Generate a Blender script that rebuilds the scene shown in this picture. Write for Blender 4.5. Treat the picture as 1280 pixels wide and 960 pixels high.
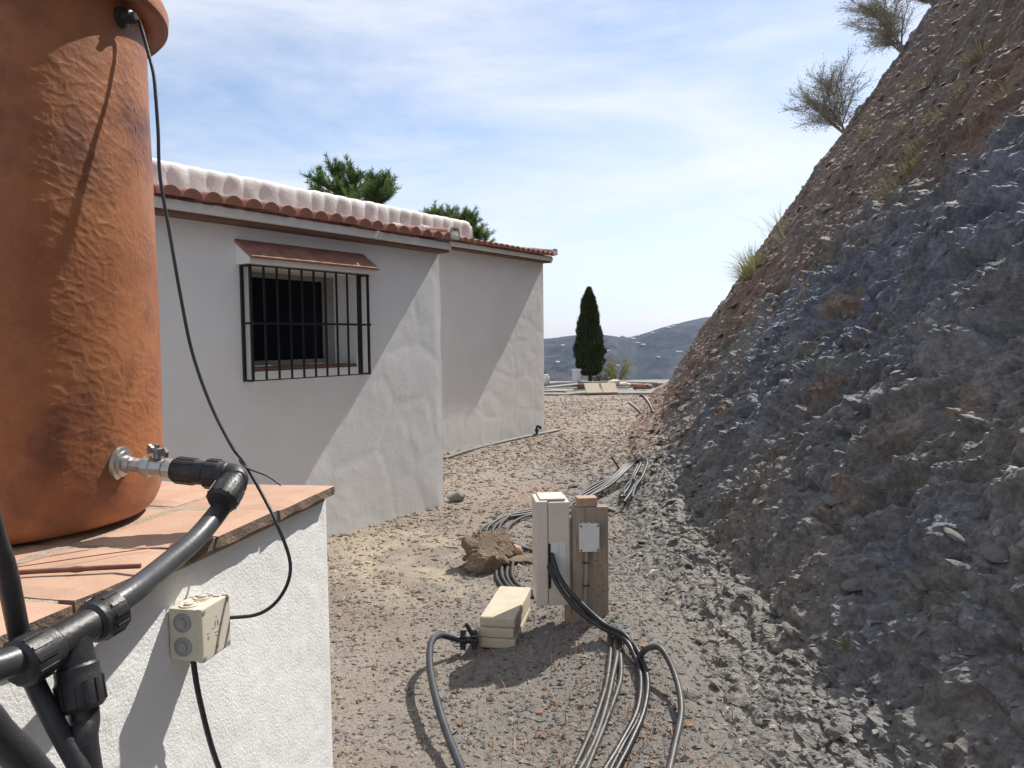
import bpy, bmesh, math, random
import numpy as np
from mathutils import Vector, Matrix
random.seed(7); rng = np.random.default_rng(11)
PI = math.pi
for o in list(bpy.data.objects): bpy.data.objects.remove(o)
SC = bpy.context.scene; COL = SC.collection

# ------------------------------------------------------------------ camera, light, sky
cam = bpy.data.cameras.new('camera'); cam.sensor_width = 36; cam.lens = 27.0; cam.clip_start = .05; cam.clip_end = 20000
camo = bpy.data.objects.new('camera', cam); COL.objects.link(camo)
camo.matrix_world = (Matrix.Translation((0, 0, 1.6)) @ Matrix.Rotation(math.radians(90 - 3.34), 4, 'X')
                     @ Matrix.Rotation(math.radians(-.7), 4, 'Z'))
SC.camera = camo
SUN_AZ, SUN_EL = math.radians(39.5), math.radians(49)      # azimuth clockwise from +Y
SV = Vector((math.sin(SUN_AZ) * math.cos(SUN_EL), math.cos(SUN_AZ) * math.cos(SUN_EL), math.sin(SUN_EL)))
sun = bpy.data.lights.new('sun', 'SUN'); sun.energy = 5.0; sun.angle = math.radians(.53); sun.color = (1, .95, .87)
suno = bpy.data.objects.new('sun', sun); COL.objects.link(suno)
suno.rotation_euler = (-SV).to_track_quat('-Z', 'Y').to_euler()
W = bpy.data.worlds.new('World'); SC.world = W; W.use_nodes = True
nt = W.node_tree; nt.nodes.clear()
def wn(t, **k):
    n = nt.nodes.new(t)
    for a, b in k.items(): setattr(n, a, b)
    return n
sky = wn('ShaderNodeTexSky', sky_type='NISHITA', sun_disc=False, sun_elevation=SUN_EL, sun_rotation=SUN_AZ,
         altitude=500, air_density=1.0, dust_density=1.0, ozone_density=1.2)
tc = wn('ShaderNodeTexCoord'); mp = wn('ShaderNodeMapping'); mp.inputs['Scale'].default_value = (1.0, 1.6, 4.2)
mp.inputs['Rotation'].default_value = (.25, .12, .5)
n1 = wn('ShaderNodeTexNoise'); n1.inputs['Scale'].default_value = 2.3; n1.inputs['Detail'].default_value = 8; n1.inputs['Roughness'].default_value = .6; n1.inputs['Distortion'].default_value = .35
r1 = wn('ShaderNodeMapRange'); r1.inputs[1].default_value = .27; r1.inputs[2].default_value = .68
mx = wn('ShaderNodeMix', data_type='RGBA'); mx.inputs['B'].default_value = (6.9, 7.05, 7.4, 1)
mlt = wn('ShaderNodeMath', operation='MULTIPLY'); mlt.inputs[1].default_value = .96
bg = wn('ShaderNodeBackground'); bg.inputs['Strength'].default_value = .105
wo = wn('ShaderNodeOutputWorld')
L = nt.links.new
L(tc.outputs['Generated'], mp.inputs['Vector']); L(mp.outputs[0], n1.inputs['Vector']); L(n1.outputs[0], r1.inputs[0])
L(r1.outputs[0], mlt.inputs[0]); L(mlt.outputs[0], mx.inputs['Factor']); L(sky.outputs[0], mx.inputs['A'])
L(mx.outputs['Result'], bg.inputs['Color']); L(bg.outputs[0], wo.inputs['Surface'])
SC.view_settings.view_transform = 'Standard'; SC.view_settings.look = 'None'
SC.view_settings.exposure = 0.5; SC.view_settings.gamma = 1.0; SC.view_settings.use_curve_mapping = False
SC.render.engine = 'CYCLES'
SC.cycles.use_denoising = True; SC.cycles.max_bounces = 6; SC.cycles.diffuse_bounces = 3; SC.cycles.volume_bounces = 0
SC.cycles.use_adaptive_sampling = True; SC.cycles.adaptive_threshold = .015

# ------------------------------------------------------------------ noise in numpy
def _hash(ix, iy, iz, seed):
    h = (ix.astype(np.int64) * 374761393 + iy.astype(np.int64) * 668265263 + iz.astype(np.int64) * 2147483647 + seed * 1274126177) & 0xffffffff
    h = ((h ^ (h >> 13)) * 1274126177) & 0xffffffff
    h = ((h ^ (h >> 16)) * 2246822519) & 0xffffffff
    return ((h ^ (h >> 15)) & 0xffffff) / float(0xffffff)
def vnoise(x, y, z=None, seed=0):
    """smooth value noise in -1..1"""
    x = np.asarray(x, float); y = np.asarray(y, float); z = np.zeros_like(x) if z is None else np.asarray(z, float)
    ix, iy, iz = np.floor(x), np.floor(y), np.floor(z); fx, fy, fz = x - ix, y - iy, z - iz
    sx, sy, sz = [f * f * f * (f * (f * 6 - 15) + 10) for f in (fx, fy, fz)]
    r = 0
    for a in (0, 1):
        for b in (0, 1):
            for c in ((0, 1) if np.any(fz) else (0,)):
                w = (sx if a else 1 - sx) * (sy if b else 1 - sy) * ((sz if c else 1 - sz) if np.any(fz) else 1)
                r = r + w * _hash(ix + a, iy + b, iz + c, seed)
    return r * 2 - 1
def fbm(x, y, z=None, oct=4, seed=0, rough=.5):
    a, t, r = 1., 0., 0.
    for k in range(oct):
        r = r + a * vnoise(x * 2 ** k + 17.3 * k, y * 2 ** k - 9.1 * k, None if z is None else z * 2 ** k, seed + k); t += a; a *= rough
    return r / t
def facet(a, b, seed, tilt=1.25, off=.6, K=10.):
    """shattered-rock relief: each cell of a jittered grid is its own tilted plane, briefly blended at the borders; also crack distance and a random id"""
    ia, ib = np.floor(a), np.floor(b); Dl, Vl, cid = [], [], np.zeros(a.shape)
    d1 = np.full(a.shape, 9.); d2 = np.full(a.shape, 9.)
    for da in (-1, 0, 1):
        for db in (-1, 0, 1):
            ca, cb = ia + da, ib + db; z = np.zeros_like(ca)
            ea = a - ca - _hash(ca, cb, z, seed); eb = b - cb - _hash(ca, cb, z, seed + 1); d = np.sqrt(ea * ea + eb * eb)
            Vl.append(off * (_hash(ca, cb, z, seed + 2) * 2 - 1) + tilt * 1.6 * (ea * (_hash(ca, cb, z, seed + 3) * 2 - 1) + eb * (_hash(ca, cb, z, seed + 4) * 2 - 1))); Dl.append(d)
            near = d < d1
            d2 = np.where(near, d1, np.minimum(d2, d)); cid = np.where(near, _hash(ca, cb, z, seed + 5), cid); d1 = np.where(near, d, d1)
    num = den = 0
    for d, v in zip(Dl, Vl): w = np.exp(-K * (d - d1)); num = num + w * v; den = den + w
    return num / den, d2 - d1, cid
def sstep(x, a, b):
    t = np.clip((x - a) / (b - a), 0, 1); return t * t * (3 - 2 * t)

# ------------------------------------------------------------------ materials
MATS = {}
def mat(name, c1, c2=None, scale=8., rough=.8, bump=0., bscale=60., detail=5, metal=0., attr=None, spots=None, spec=.4, stretch=None, trans=None, c3=None, bdist=.01):
    """two or three tones mixed by noise, optional per-vertex colour, optional bump"""
    if name in MATS: return MATS[name]
    m = bpy.data.materials.new(name); m.use_nodes = True; t = m.node_tree; t.nodes.clear()
    N = t.nodes.new; K = t.links.new
    out = N('ShaderNodeOutputMaterial'); p = N('ShaderNodeBsdfPrincipled'); K(p.outputs[0], out.inputs['Surface'])
    p.inputs['Roughness'].default_value = rough; p.inputs['Metallic'].default_value = metal; p.inputs['Specular IOR Level'].default_value = spec
    co = N('ShaderNodeTexCoord'); vec = co.outputs['Object']
    if stretch:
        g = N('ShaderNodeMapping'); g.inputs['Scale'].default_value = stretch; K(vec, g.inputs['Vector']); vec = g.outputs[0]
    def noise(s, d, r=.6):
        n = N('ShaderNodeTexNoise'); n.inputs['Scale'].default_value = s; n.inputs['Detail'].default_value = d; n.inputs['Roughness'].default_value = r; K(vec, n.inputs['Vector']); return n.outputs[0]
    c2 = c2 or tuple(x * .75 for x in c1)
    ramp = N('ShaderNodeValToRGB'); e = ramp.color_ramp.elements; e[0].position = .33; e[1].position = .68
    e[0].color = (*c1, 1); e[1].color = (*c2, 1)
    if c3: q = ramp.color_ramp.elements.new(.52); q.color = (*c3, 1)
    K(noise(scale, detail), ramp.inputs[0]); colr = ramp.outputs[0]
    if attr:
        a = N('ShaderNodeAttribute'); a.attribute_name = 'Col'
        mm = N('ShaderNodeMix'); mm.data_type = 'RGBA'; mm.blend_type = 'MULTIPLY'; mm.inputs['Factor'].default_value = 1
        K(a.outputs['Color'], mm.inputs['A']); K(colr, mm.inputs['B']); colr = mm.outputs['Result']
    if spots:
        col, sc, lo, hi = spots
        s = N('ShaderNodeMapRange'); s.inputs[1].default_value = lo; s.inputs[2].default_value = hi; K(noise(sc, 6, .65), s.inputs[0])
        mm = N('ShaderNodeMix'); mm.data_type = 'RGBA'; K(s.outputs[0], mm.inputs['Factor']); K(colr, mm.inputs['A']); mm.inputs['B'].default_value = (*col, 1); colr = mm.outputs['Result']
    K(colr, p.inputs['Base Color'])
    if bump:
        b = N('ShaderNodeBump'); b.inputs['Strength'].default_value = bump; b.inputs['Distance'].default_value = bdist
        K(noise(bscale, 5, .65), b.inputs['Height']); K(b.outputs[0], p.inputs['Normal'])
    if trans:
        tr = N('ShaderNodeBsdfTranslucent'); K(colr, tr.inputs['Color']); ms = N('ShaderNodeMixShader'); ms.inputs[0].default_value = trans
        K(p.outputs[0], ms.inputs[1]); K(tr.outputs[0], ms.inputs[2]); K(ms.outputs[0], out.inputs['Surface'])
    MATS[name] = m; return m
M_plaster = mat('white_plaster', (.78, .78, .78), (.725, .725, .72), 1.7, .85, .16, 7, spots=((.66, .62, .56), 2.3, .66, .9), bdist=.02, detail=3)
M_plinth = mat('rough_white_render', (.86, .86, .85), (.80, .80, .79), 3, .9, .55, 170, spots=((.70, .67, .62), 5, .68, .9), bdist=.004)
M_whitewash = mat('whitewash', (.74, .725, .71), (.64, .62, .60), 5, .85, .5, 25, spots=((.55, .48, .42), 8, .64, .85))
M_rooftile = mat('roof_terracotta', (.25, .115, .08), (.36, .185, .135), 9, .85, .4, 60, spots=((.12, .09, .078), 14, .55, .78))
M_flattile = mat('flat_terracotta_course', (.20, .11, .085), (.14, .08, .065), 12, .85, .3, 60)
M_tile = mat('terracotta_paver', (.37, .225, .155), (.45, .295, .215), 7, .82, .35, 120, spots=((.33, .25, .19), 11, .60, .80), bdist=.004)
M_tedge = mat('lichened_paver_edge', (.26, .165, .115), (.15, .115, .09), 30, .95, .7, 140, spots=((.09, .075, .06), 22, .5, .7))
M_mortar = mat('mortar', (.44, .36, .28), (.30, .235, .18), 40, .95, .8, 150)
M_tank = mat('rust_painted_fibreglass', (.235, .082, .039), (.135, .05, .033), 3.2, .48, .28, 60, c3=(.34, .135, .058), spots=((.075, .046, .04), 6, .56, .84), spec=.35, bdist=.005)
M_black = mat('black_polyethylene', (.018, .018, .02), (.03, .03, .032), 20, .42, .15, 90)
M_pipe = mat('grey_black_pipe', (.035, .037, .042), (.055, .058, .062), 14, .38, .1, 60)
M_dustpipe = mat('dusty_black_conduit', (.032, .032, .034), (.075, .071, .066), 9, .5, .1, 80)
M_steel = mat('galvanised_steel', (.55, .55, .53), (.38, .37, .35), 30, .38, .2, 90, metal=.85)
M_alu = mat('grey_cast_handle', (.16, .16, .17), (.24, .24, .25), 40, .45, .2, 90, metal=.6)
M_cream = mat('cream_plastic', (.62, .57, .47), (.57, .52, .43), 14, .5, .05, 60)
M_cab = mat('beige_cabinet_plastic', (.56, .50, .44), (.50, .445, .385), 8, .55, .08, 40, spots=((.40, .34, .27), 6, .66, .9))
M_grey = mat('pale_grey_plastic', (.60, .60, .58), (.54, .54, .53), 12, .5)
M_grom = mat('rubber_grommet', (.34, .33, .32), (.26, .26, .25), 50, .5)
M_print = mat('embossed_marks', (.42, .40, .34), None, 30, .6)
M_wood = mat('weathered_wood', (.34, .275, .215), (.22, .17, .13), 7, .85, .6, 30, stretch=(6, 6, .6), spots=((.075, .055, .042), 9, .60, .75))
M_brick = mat('pale_clay_brick', (.40, .275, .20), (.33, .22, .16), 22, .9, .5, 120)
M_stone = mat('cream_limestone', (.50, .43, .335), (.42, .36, .275), 16, .85, .4, 120)
M_clod = mat('concrete_lump', (.25, .185, .125), (.16, .115, .08), 18, .95, .9, 70)
M_concrete = mat('concrete', (.24, .225, .205), (.17, .16, .145), 5, .9, .5, 50)
M_iron = mat('black_iron', (.014, .014, .016), (.02, .02, .022), 30, .45)
M_dark = mat('painted_recess_shade', (.012, .012, .016), None, 3, .9)  # near-black colour stands in for shade inside the nail holes and cabinet slot
M_frame = mat('window_frame', (.30, .30, .27), (.25, .25, .23), 12, .6)
M_glass = mat('room_shade_glass', (.006, .007, .012), None, 3, .32, spec=.2)  # darkness of the unlit room is put into this opaque pane colour
M_cane = mat('dry_cane', (.14, .055, .04), (.20, .09, .06), 30, .7)
M_red = mat('red_wire', (.35, .07, .05), None, 10, .6)
M_bark = mat('bark', (.11, .085, .065), (.06, .046, .036), 14, .95, .6, 40)
M_pine = mat('pine_needles', (.125, .195, .05), (.07, .12, .032), 3, .7, trans=.3, attr=1)
M_cyp = mat('cypress_foliage', (.050, .072, .026), (.030, .046, .017), 4, .8, trans=.12, attr=1)
M_twig = mat('dry_twigs', (.27, .245, .19), (.36, .33, .26), 3, .9)
M_grass = mat('dry_grass', (.33, .30, .17), (.22, .215, .11), 4, .85, trans=.3, attr=1)
M_leafy = mat('yellow_leaves', (.30, .26, .06), (.14, .16, .04), 6, .8, trans=.3)
M_litter = mat('dead_leaves', (.26, .13, .075), (.20, .125, .085), 9, .9)
M_gravel = mat('gravel_stones', (1., 1., 1.), (.78, .78, .78), 30, .9, .3, 120, attr=1)
M_white = mat('white_paint', (.80, .80, .78), (.72, .72, .70), 6, .7)
M_plank = mat('grey_plank', (.36, .34, .31), (.26, .245, .22), 9, .9)

# ------------------------------------------------------------------ object helpers
TM = {}
def tag(o, label, cat, group=None):
    o['label'] = label; o['category'] = cat
    if group: o['group'] = group
    return o
def thing(name, label, cat, loc=(0, 0, 0), az=0., group=None):
    o = bpy.data.objects.new(name, None); COL.objects.link(o); o.location = loc; o.rotation_euler = (0, 0, -math.radians(az)); o.empty_display_size = .1
    TM[o.name] = Matrix.Translation(loc) @ Matrix.Rotation(-math.radians(az), 4, 'Z')
    return tag(o, label, cat, group)
class MB:
    def __init__(s): s.v, s.f, s.sm = [], [], []
    def add(s, vs, fs, smooth=False):
        b = len(s.v); s.v += [tuple(x) for x in vs]; s.f += [tuple(b + i for i in f) for f in fs]; s.sm += [smooth] * len(fs); return s
    def box(s, c, d, bev=0., M=None, seg=2):
        bm = bmesh.new(); bmesh.ops.create_cube(bm, size=1.)
        for v in bm.verts: v.co = Vector((v.co.x * d[0], v.co.y * d[1], v.co.z * d[2]))
        if bev: bmesh.ops.bevel(bm, geom=list(bm.edges), offset=bev, segments=seg, affect='EDGES', profile=.6)
        bm.verts.index_update()
        vs = [((M @ v.co) if M else v.co) + Vector(c) for v in bm.verts]; s.add(vs, [[v.index for v in f.verts] for f in bm.faces]); bm.free(); return s
    def tube(s, pts, r, n=12, smooth_path=6, cap=True, rf=None):
        P = spline(pts, smooth_path) if smooth_path else [Vector(p) for p in pts]
        rings = []; up = None
        for i, p in enumerate(P):
            t = (P[min(i + 1, len(P) - 1)] - P[max(i - 1, 0)]).normalized()
            if up is None: up = t.orthogonal().normalized()
            up = (up - t * up.dot(t)).normalized(); sd = t.cross(up)
            rr = rf(i / (len(P) - 1)) if rf else r
            rings.append([p + (up * math.cos(2 * PI * k / n) + sd * math.sin(2 * PI * k / n)) * rr for k in range(n)])
        vs = [v for ring in rings for v in ring]
        fs = [(i * n + k, i * n + (k + 1) % n, (i + 1) * n + (k + 1) % n, (i + 1) * n + k) for i in range(len(P) - 1) for k in range(n)]
        s.add(vs, fs, True)
        if cap: s.add(rings[0], [tuple(range(n))[::-1]]); s.add(rings[-1], [tuple(range(n))])
        return s
    def lathe(s, prof, n=32, p0=(0, 0, 0), axis=(0, 0, 1), flat=False):
        """prof: (radius, distance along axis)"""
        ax = Vector(axis).normalized(); a = ax.orthogonal().normalized(); b = ax.cross(a); p0 = Vector(p0)
        vs = [p0 + ax * h + (a * math.cos(2 * PI * k / n) + b * math.sin(2 * PI * k / n)) * r for r, h in prof for k in range(n)]
        st = 0; dirs = [math.atan2(prof[i + 1][0] - prof[i][0], prof[i + 1][1] - prof[i][1]) for i in range(len(prof) - 1)]
        for i in range(1, len(prof)):
            turn = abs(math.remainder(dirs[i] - dirs[i - 1], 2 * PI)) if i < len(dirs) else 9
            if turn > .6:                                        # a crisp corner: do not share the ring, so the shading breaks there
                m_ = i - st; s.add(vs[st * n:(i + 1) * n], [(a * n + k, a * n + (k + 1) % n, (a + 1) * n + (k + 1) % n, (a + 1) * n + k) for a in range(m_) for k in range(n)], not flat); st = i
        s.add(vs[:n], [tuple(range(n))[::-1]]); s.add(vs[-n:], [tuple(range(n))]); return s
    def build(s, name, m, parent=None, world=False):
        me = bpy.data.meshes.new(name); vs = s.v
        if parent is not None and world:
            r = parent
            while r.parent: r = r.parent
            I = TM[r.name].inverted(); vs = [tuple(I @ Vector(v)) for v in vs]
        me.from_pydata(vs, [], s.f); me.polygons.foreach_set('use_smooth', s.sm); me.materials.append(m); me.update()
        o = bpy.data.objects.new(name, me); COL.objects.link(o); o.parent = parent; return o
def spline(pts, k=6):
    P = [Vector(p) for p in pts]; P = [P[0] * 2 - P[1]] + P + [P[-1] * 2 - P[-2]]; out = []
    for i in range(1, len(P) - 2):
        a, b, c, d = P[i - 1:i + 3]
        for j in range(k):
            t = j / k; out.append(.5 * ((2 * b) + (c - a) * t + (2 * a - 5 * b + 4 * c - d) * t * t + (3 * b - a - 3 * c + d) * t ** 3))
    return out + [P[-2]]
def np_mesh(name, verts, faces, m, parent=None, smooth=True, col=None):
    """fast mesh from arrays; faces (n,3) or (n,4)"""
    me = bpy.data.meshes.new(name); verts = np.asarray(verts, np.float32); faces = np.asarray(faces, np.int32); n, k = faces.shape
    me.vertices.add(len(verts)); me.vertices.foreach_set('co', verts.ravel())
    me.loops.add(n * k); me.loops.foreach_set('vertex_index', faces.ravel())
    me.polygons.add(n); me.polygons.foreach_set('loop_start', np.arange(0, n * k, k, dtype=np.int32)); me.polygons.foreach_set('loop_total', np.full(n, k, np.int32))
    me.polygons.foreach_set('use_smooth', np.full(n, bool(smooth)))
    if col is not None:
        a = me.color_attributes.new('Col', 'FLOAT_COLOR', 'POINT'); c = np.ones((len(verts), 4), np.float32); c[:, :3] = col; a.data.foreach_set('color', c.ravel())
    me.update(calc_edges=True); me.materials.append(m)
    o = bpy.data.objects.new(name, me); COL.objects.link(o); o.parent = parent; return o
def grid_faces(nu, nv, keep=None):
    i, j = np.meshgrid(np.arange(nu - 1), np.arange(nv - 1), indexing='ij'); a = i * nv + j
    f = np.stack([a, a + nv, a + nv + 1, a + 1], -1).reshape(-1, 4)
    return f if keep is None else f[keep.ravel()]
def scatter(name, pos, size, base_v, base_f, m, col, flat=1., kind='stuff', parent=None, tilt=None, nrm=None):
    """many small irregular stones joined in one mesh"""
    n = len(pos); bv = np.asarray(base_v, float); k = len(bv)
    V = bv[None] * rng.uniform(.55, 1.25, (n, k, 1)) * np.stack([rng.uniform(.7, 1.4, n), rng.uniform(.6, 1.1, n), flat * rng.uniform(.5, 1.1, n)], -1)[:, None, :]
    a = rng.uniform(0, 2 * PI, n); t = rng.normal(0, .3 if tilt is None else tilt, n); ca, sa, ct, st = np.cos(a), np.sin(a), np.cos(t), np.sin(t)
    x, y, z = V[..., 0], V[..., 1], V[..., 2]
    y, z = y * ct[:, None] - z * st[:, None], y * st[:, None] + z * ct[:, None]
    x, y = x * ca[:, None] - y * sa[:, None], x * sa[:, None] + y * ca[:, None]
    V = np.stack([x, y, z], -1) * np.asarray(size)[:, None, None]
    if nrm is not None:
        e3 = nrm; e1 = np.cross(np.array([0, 1., 0]), e3); e1 /= np.linalg.norm(e1, axis=1)[:, None]; e2 = np.cross(e3, e1)
        V = V[..., 0:1] * e1[:, None] + V[..., 1:2] * e2[:, None] + V[..., 2:3] * e3[:, None]
    V = V + pos[:, None, :]
    F = (np.asarray(base_f)[None] + (np.arange(n) * k)[:, None, None]).reshape(-1, len(base_f[0]))
    o = np_mesh(name, V.reshape(-1, 3), F, m, parent, False, np.repeat(col, k, 0)); o['kind'] = kind; return o
OCT_V = [(1, 0, 0), (0, 1, 0), (-1, 0, 0), (0, -1, 0), (.1, .1, 1), (-.1, 0, -1)]
OCT_F = [(0, 1, 4), (1, 2, 4), (2, 3, 4), (3, 0, 4), (1, 0, 5), (2, 1, 5), (3, 2, 5), (0, 3, 5)]

# ------------------------------------------------------------------ ground
def gz(x, y):
    x = np.asarray(x, float); y = np.asarray(y, float)
    z = .022 * fbm(x * .9, y * .9, oct=3, seed=3) + .008 * fbm(x * 6, y * 6, oct=3, seed=5)
    z = z + .165 * np.exp(-(((x - .52) / .42) ** 2 + ((y - 4.0) / .8) ** 2))
    return z
FOOT_Y = np.array([-5, 0, 2.7, 4.2, 6.7, 8.6, 13, 21.8, 24.]); FOOT_X = np.array([1.15, .85, .70, .70, .86, 1.16, 1.93, 3.83, 4.36])
def foot(y):
    y = np.asarray(y, float); b = np.interp(y, FOOT_Y, FOOT_X)
    for d in (-.8, .8): b = b + np.interp(y + d, FOOT_Y, FOOT_X)
    return b / 3 + np.where(y > 23.5, (np.maximum(y - 23.5, 0) / 1.9) ** 2 * .9, 0)
def ground_col(x, y):
    n = fbm(x * 1.1, y * 1.1, oct=4, seed=21); n2 = fbm(x * 3.5 + 4, y * 3.5, oct=3, seed=25)
    brown = np.array([.268, .224, .182]); grey = np.array([.195, .18, .165]); sand = np.array([.46, .385, .28]); red = np.array([.28, .19, .135])
    c = brown + (n * .05 + n2 * .04)[..., None]
    d = foot(y) - x
    wg = np.clip(sstep(d, 1.9, .25) * (1 - sstep(y, 7.5, 11)) + .35 * sstep(n2, .05, .6), 0, 1)
    c = c * (1 - wg[..., None]) + grey * wg[..., None]
    ws = np.exp(-(((x + .78 + .25 * (y - 5.5)) / .55) ** 2 + ((y - 5.6) / .9) ** 2)) * sstep(n2 + n * .5, -.35, .35) * .85
    c = c * (1 - ws[..., None]) + sand * ws[..., None]
    wr = .55 * sstep(fbm(x * .8, y * .5, oct=3, seed=31), .0, .5) * sstep(y, 5, 9)
    return np.clip(c * (1 - wr[..., None]) + red * wr[..., None], .03, .8)
gx = np.concatenate([np.linspace(-16, -2.2, 40)[:-1], np.linspace(-2.2, 3.2, 300), np.linspace(3.2, 22, 50)[1:]])
gy = np.concatenate([np.linspace(-7, 2.2, 30)[:-1], 2.2 * (26.2 / 2.2) ** np.linspace(0, 1, 420)])
GX, GY = np.meshgrid(gx, gy, indexing='ij'); GZ = gz(GX, GY)
M_ground = mat('gravelly_earth', (.80, .80, .80), (1.12, 1.1, 1.08), 45, .95, .9, 130, attr=1, bdist=.012)
o = np_mesh('ground', np.stack([GX, GY, GZ], -1).reshape(-1, 3), grid_faces(len(gx), len(gy)), M_ground, None, True, ground_col(GX, GY).reshape(-1, 3)); o['kind'] = 'structure'
def gravel(n, y0, y1, smin, smax, pw, thin):
    y = y0 * (y1 / y0) ** (rng.random(n) ** pw); x = -2.2 + rng.random(n) * (foot(y) + .35 + 2.2)
    dust = np.exp(-(((x + .78 + .25 * (y - 5.5)) / .6) ** 2 + ((y - 5.6) / 1.0) ** 2)) + .75 * sstep(fbm(x * .9 + 7, y * .9, oct=3, seed=35), .05, .55)
    k = rng.random(n) > thin * dust; x, y = x[k], y[k]; n = len(x)
    s = (smin + (smax - smin) * rng.random(n) ** 5) * np.clip(y / 5, .8, 2.0)
    c = ground_col(x, y) * rng.uniform(.55, 1.30, (n, 1)) * (1 + rng.normal(0, .02, (n, 3)))
    return np.stack([x, y, gz(x, y) + s * .15], -1), s, np.clip(c, .03, .75)
p, s, c = gravel(70000, 2.1, 24, .0042, .022, .85, .75)
p2, s2, c2 = gravel(34000, 2.1, 7.5, .0042, .026, 1., .9); p = np.concatenate([p, p2]); s = np.concatenate([s, s2]); c = np.concatenate([c, c2])
scatter('gravel', p, s, OCT_V, OCT_F, M_gravel, c, .6)

# ------------------------------------------------------------------ cut hillside of slate
NY, NP = 1060, 760
hy = np.concatenate([np.linspace(-4.5, 1.4, 60)[:-1], 1.4 * (31 / 1.4) ** np.linspace(0, 1, NY - 59)])
q = np.linspace(0, 1, NP); hp = -.35 + 1.6 * ((17.5 / 1.6 + 1) ** q - 1)
HY, HP = np.meshgrid(hy, hp, indexing='ij')
def prof(p):
    return np.where(p < .6, .50 * p, .30 + 1.41 * (p - .6)) - np.where(p > 11.8, 1.25 * (p - 11.8), 0)
b_ = HP * 1.6; a_ = HY + .25 * vnoise(HY * .7, b_ * .7, seed=41)
def rot(a, b, ang, sa, sb):
    c, s = math.cos(ang), math.sin(ang); return (a * c + b * s) / sa, (-a * s + b * c) / sb
amp = sstep(HP, .15, 1.3); ampf = sstep(HP, -.1, .5)
wx = .18 * fbm(a_ * 1.7, b_ * 1.7, oct=3, seed=51); wy = .18 * fbm(a_ * 1.7 + 9, b_ * 1.7, oct=3, seed=52)
jx = .05 * fbm(a_ * 9, b_ * 9, oct=3, seed=53); jy = .05 * fbm(a_ * 9 + 5, b_ * 9, oct=3, seed=54)
f1, e1, i1 = facet(*rot(a_ + wx * 2.4, b_ + wy * 2.4, 2.7, 1.35, .7), 61, K=22)
f2, e2, i2 = facet(*rot(a_ + wx * 1.3 + jx, b_ + wy * 1.3 + jy, 2.75, .50, .26), 71, K=16)
f3, e3, i3 = facet(*rot(a_ + wx * .5 + jx, b_ + wy * .5 + jy, 2.6, .20, .105), 81, K=11)
f4, e4, i4 = facet(*rot(a_ + wx * .3 + jx * .8, b_ + jy * .8, 2.8, .080, .048), 91, K=9)
f5, e5, i5 = facet(*rot(a_ + jx * .5, b_ + jy * .5, 2.5, .040, .028), 95, K=8)
sp = np.maximum(np.gradient(hy)[:, None] * np.ones_like(HP), np.gradient(hp)[None] * 1.6)      # grid spacing: fine relief fades where it cannot be held
k5 = 1 - sstep(sp, .011, .020); k4 = 1 - sstep(sp, .020, .038); k3 = 1 - .6 * sstep(sp, .05, .10)
big = fbm(a_ * .45, b_ * .35, oct=3, seed=55)
st_ = rot(a_ + wx * 1.5, b_ + wy * 1.5 + jy, 2.72, 1, 1)[1]                                     # strata: worn saw-tooth ledges along the bedding
s1 = (st_ / .34 + .5 * fbm(a_ * .8, b_ * .8, oct=2, seed=56)) % 1.; s2_ = (st_ / .125 + .6 * fbm(a_ * 1.9, b_ * 1.9, oct=2, seed=58)) % 1.
saw = lambda t: np.where(t < .8, t / .8, (1 - t) / .2) - .5
m1 = sstep(fbm(a_ * .9 + 3, b_ * .9, oct=2, seed=60), -.25, .3); m2 = sstep(fbm(a_ * 2.1 + 3, b_ * 2.1, oct=2, seed=62), -.2, .3)
disp = amp * (.17 * big + .060 * f1 + .055 * f2 - .02 * (1 - sstep(e2, 0, .10)) - .055 * m1 * saw(s1)) + ampf * ((.3 + .7 * amp) * (.044 * k3 * f3 - .020 * k3 * m2 * saw(s2_)) + (.30 + .70 * amp) * (.026 * k4 * f4 + .012 * k5 * f5) - .014 * k3 * (1 - sstep(e3, 0, .12)))
disp += .014 * fbm(a_ * 14, b_ * 14, oct=3, seed=57, rough=.65) * ampf
# brown earth overlies the slate towards the far end and the top
bz = prof(HP)
edge = np.interp(HY, [-5, 3, 4.8, 6, 7, 8.6, 9.6, 10.3, 11, 11.7, 24], [3.9, 3.3, 2.95, 2.7, 2.5, 2.42, 2.25, 1.65, .7, -.3, -1.]) + .22 * fbm(a_ * .9, b_ * .8, oct=4, seed=59)
earth_w = sstep(bz - edge, -.12, .12)
soft = 1 - .45 * earth_w
disp = disp * soft + earth_w * (.05 * fbm(a_ * 5, b_ * 5, oct=4, seed=63, rough=.6) + .12 * fbm(a_ * 1.6, b_ * 1.2, oct=3, seed=64)) * amp
HX = foot(HY) + HP - .80 * disp; HZ = bz + .60 * disp - .04
nn = fbm(a_ * 2.2, b_ * 2.2, oct=4, seed=67); n3 = fbm(a_ * .8, b_ * .8, oct=3, seed=68)
slate = np.array([.160, .161, .167]); blue = np.array([.135, .147, .182]); brownrock = np.array([.195, .165, .138]); olive = np.array([.165, .16, .135])
rust = np.array([.175, .12, .085]); earth = np.array([.165, .112, .085]); earth2 = np.array([.140, .112, .095]); scree = np.array([.185, .17, .152])
def mixc(c, d, w): return c * (1 - w[..., None]) + d * w[..., None]
hc = np.broadcast_to(slate, HY.shape + (3,)).copy()
hc = mixc(hc, blue, sstep(n3 + .25 * (bz - 2) * .5, -.1, .5))
hc = mixc(hc, olive, .7 * sstep(nn, .15, .5)); hc = mixc(hc, brownrock, .7 * sstep(-n3 - .20 * (bz - 1.3), -.05, .40))
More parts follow.
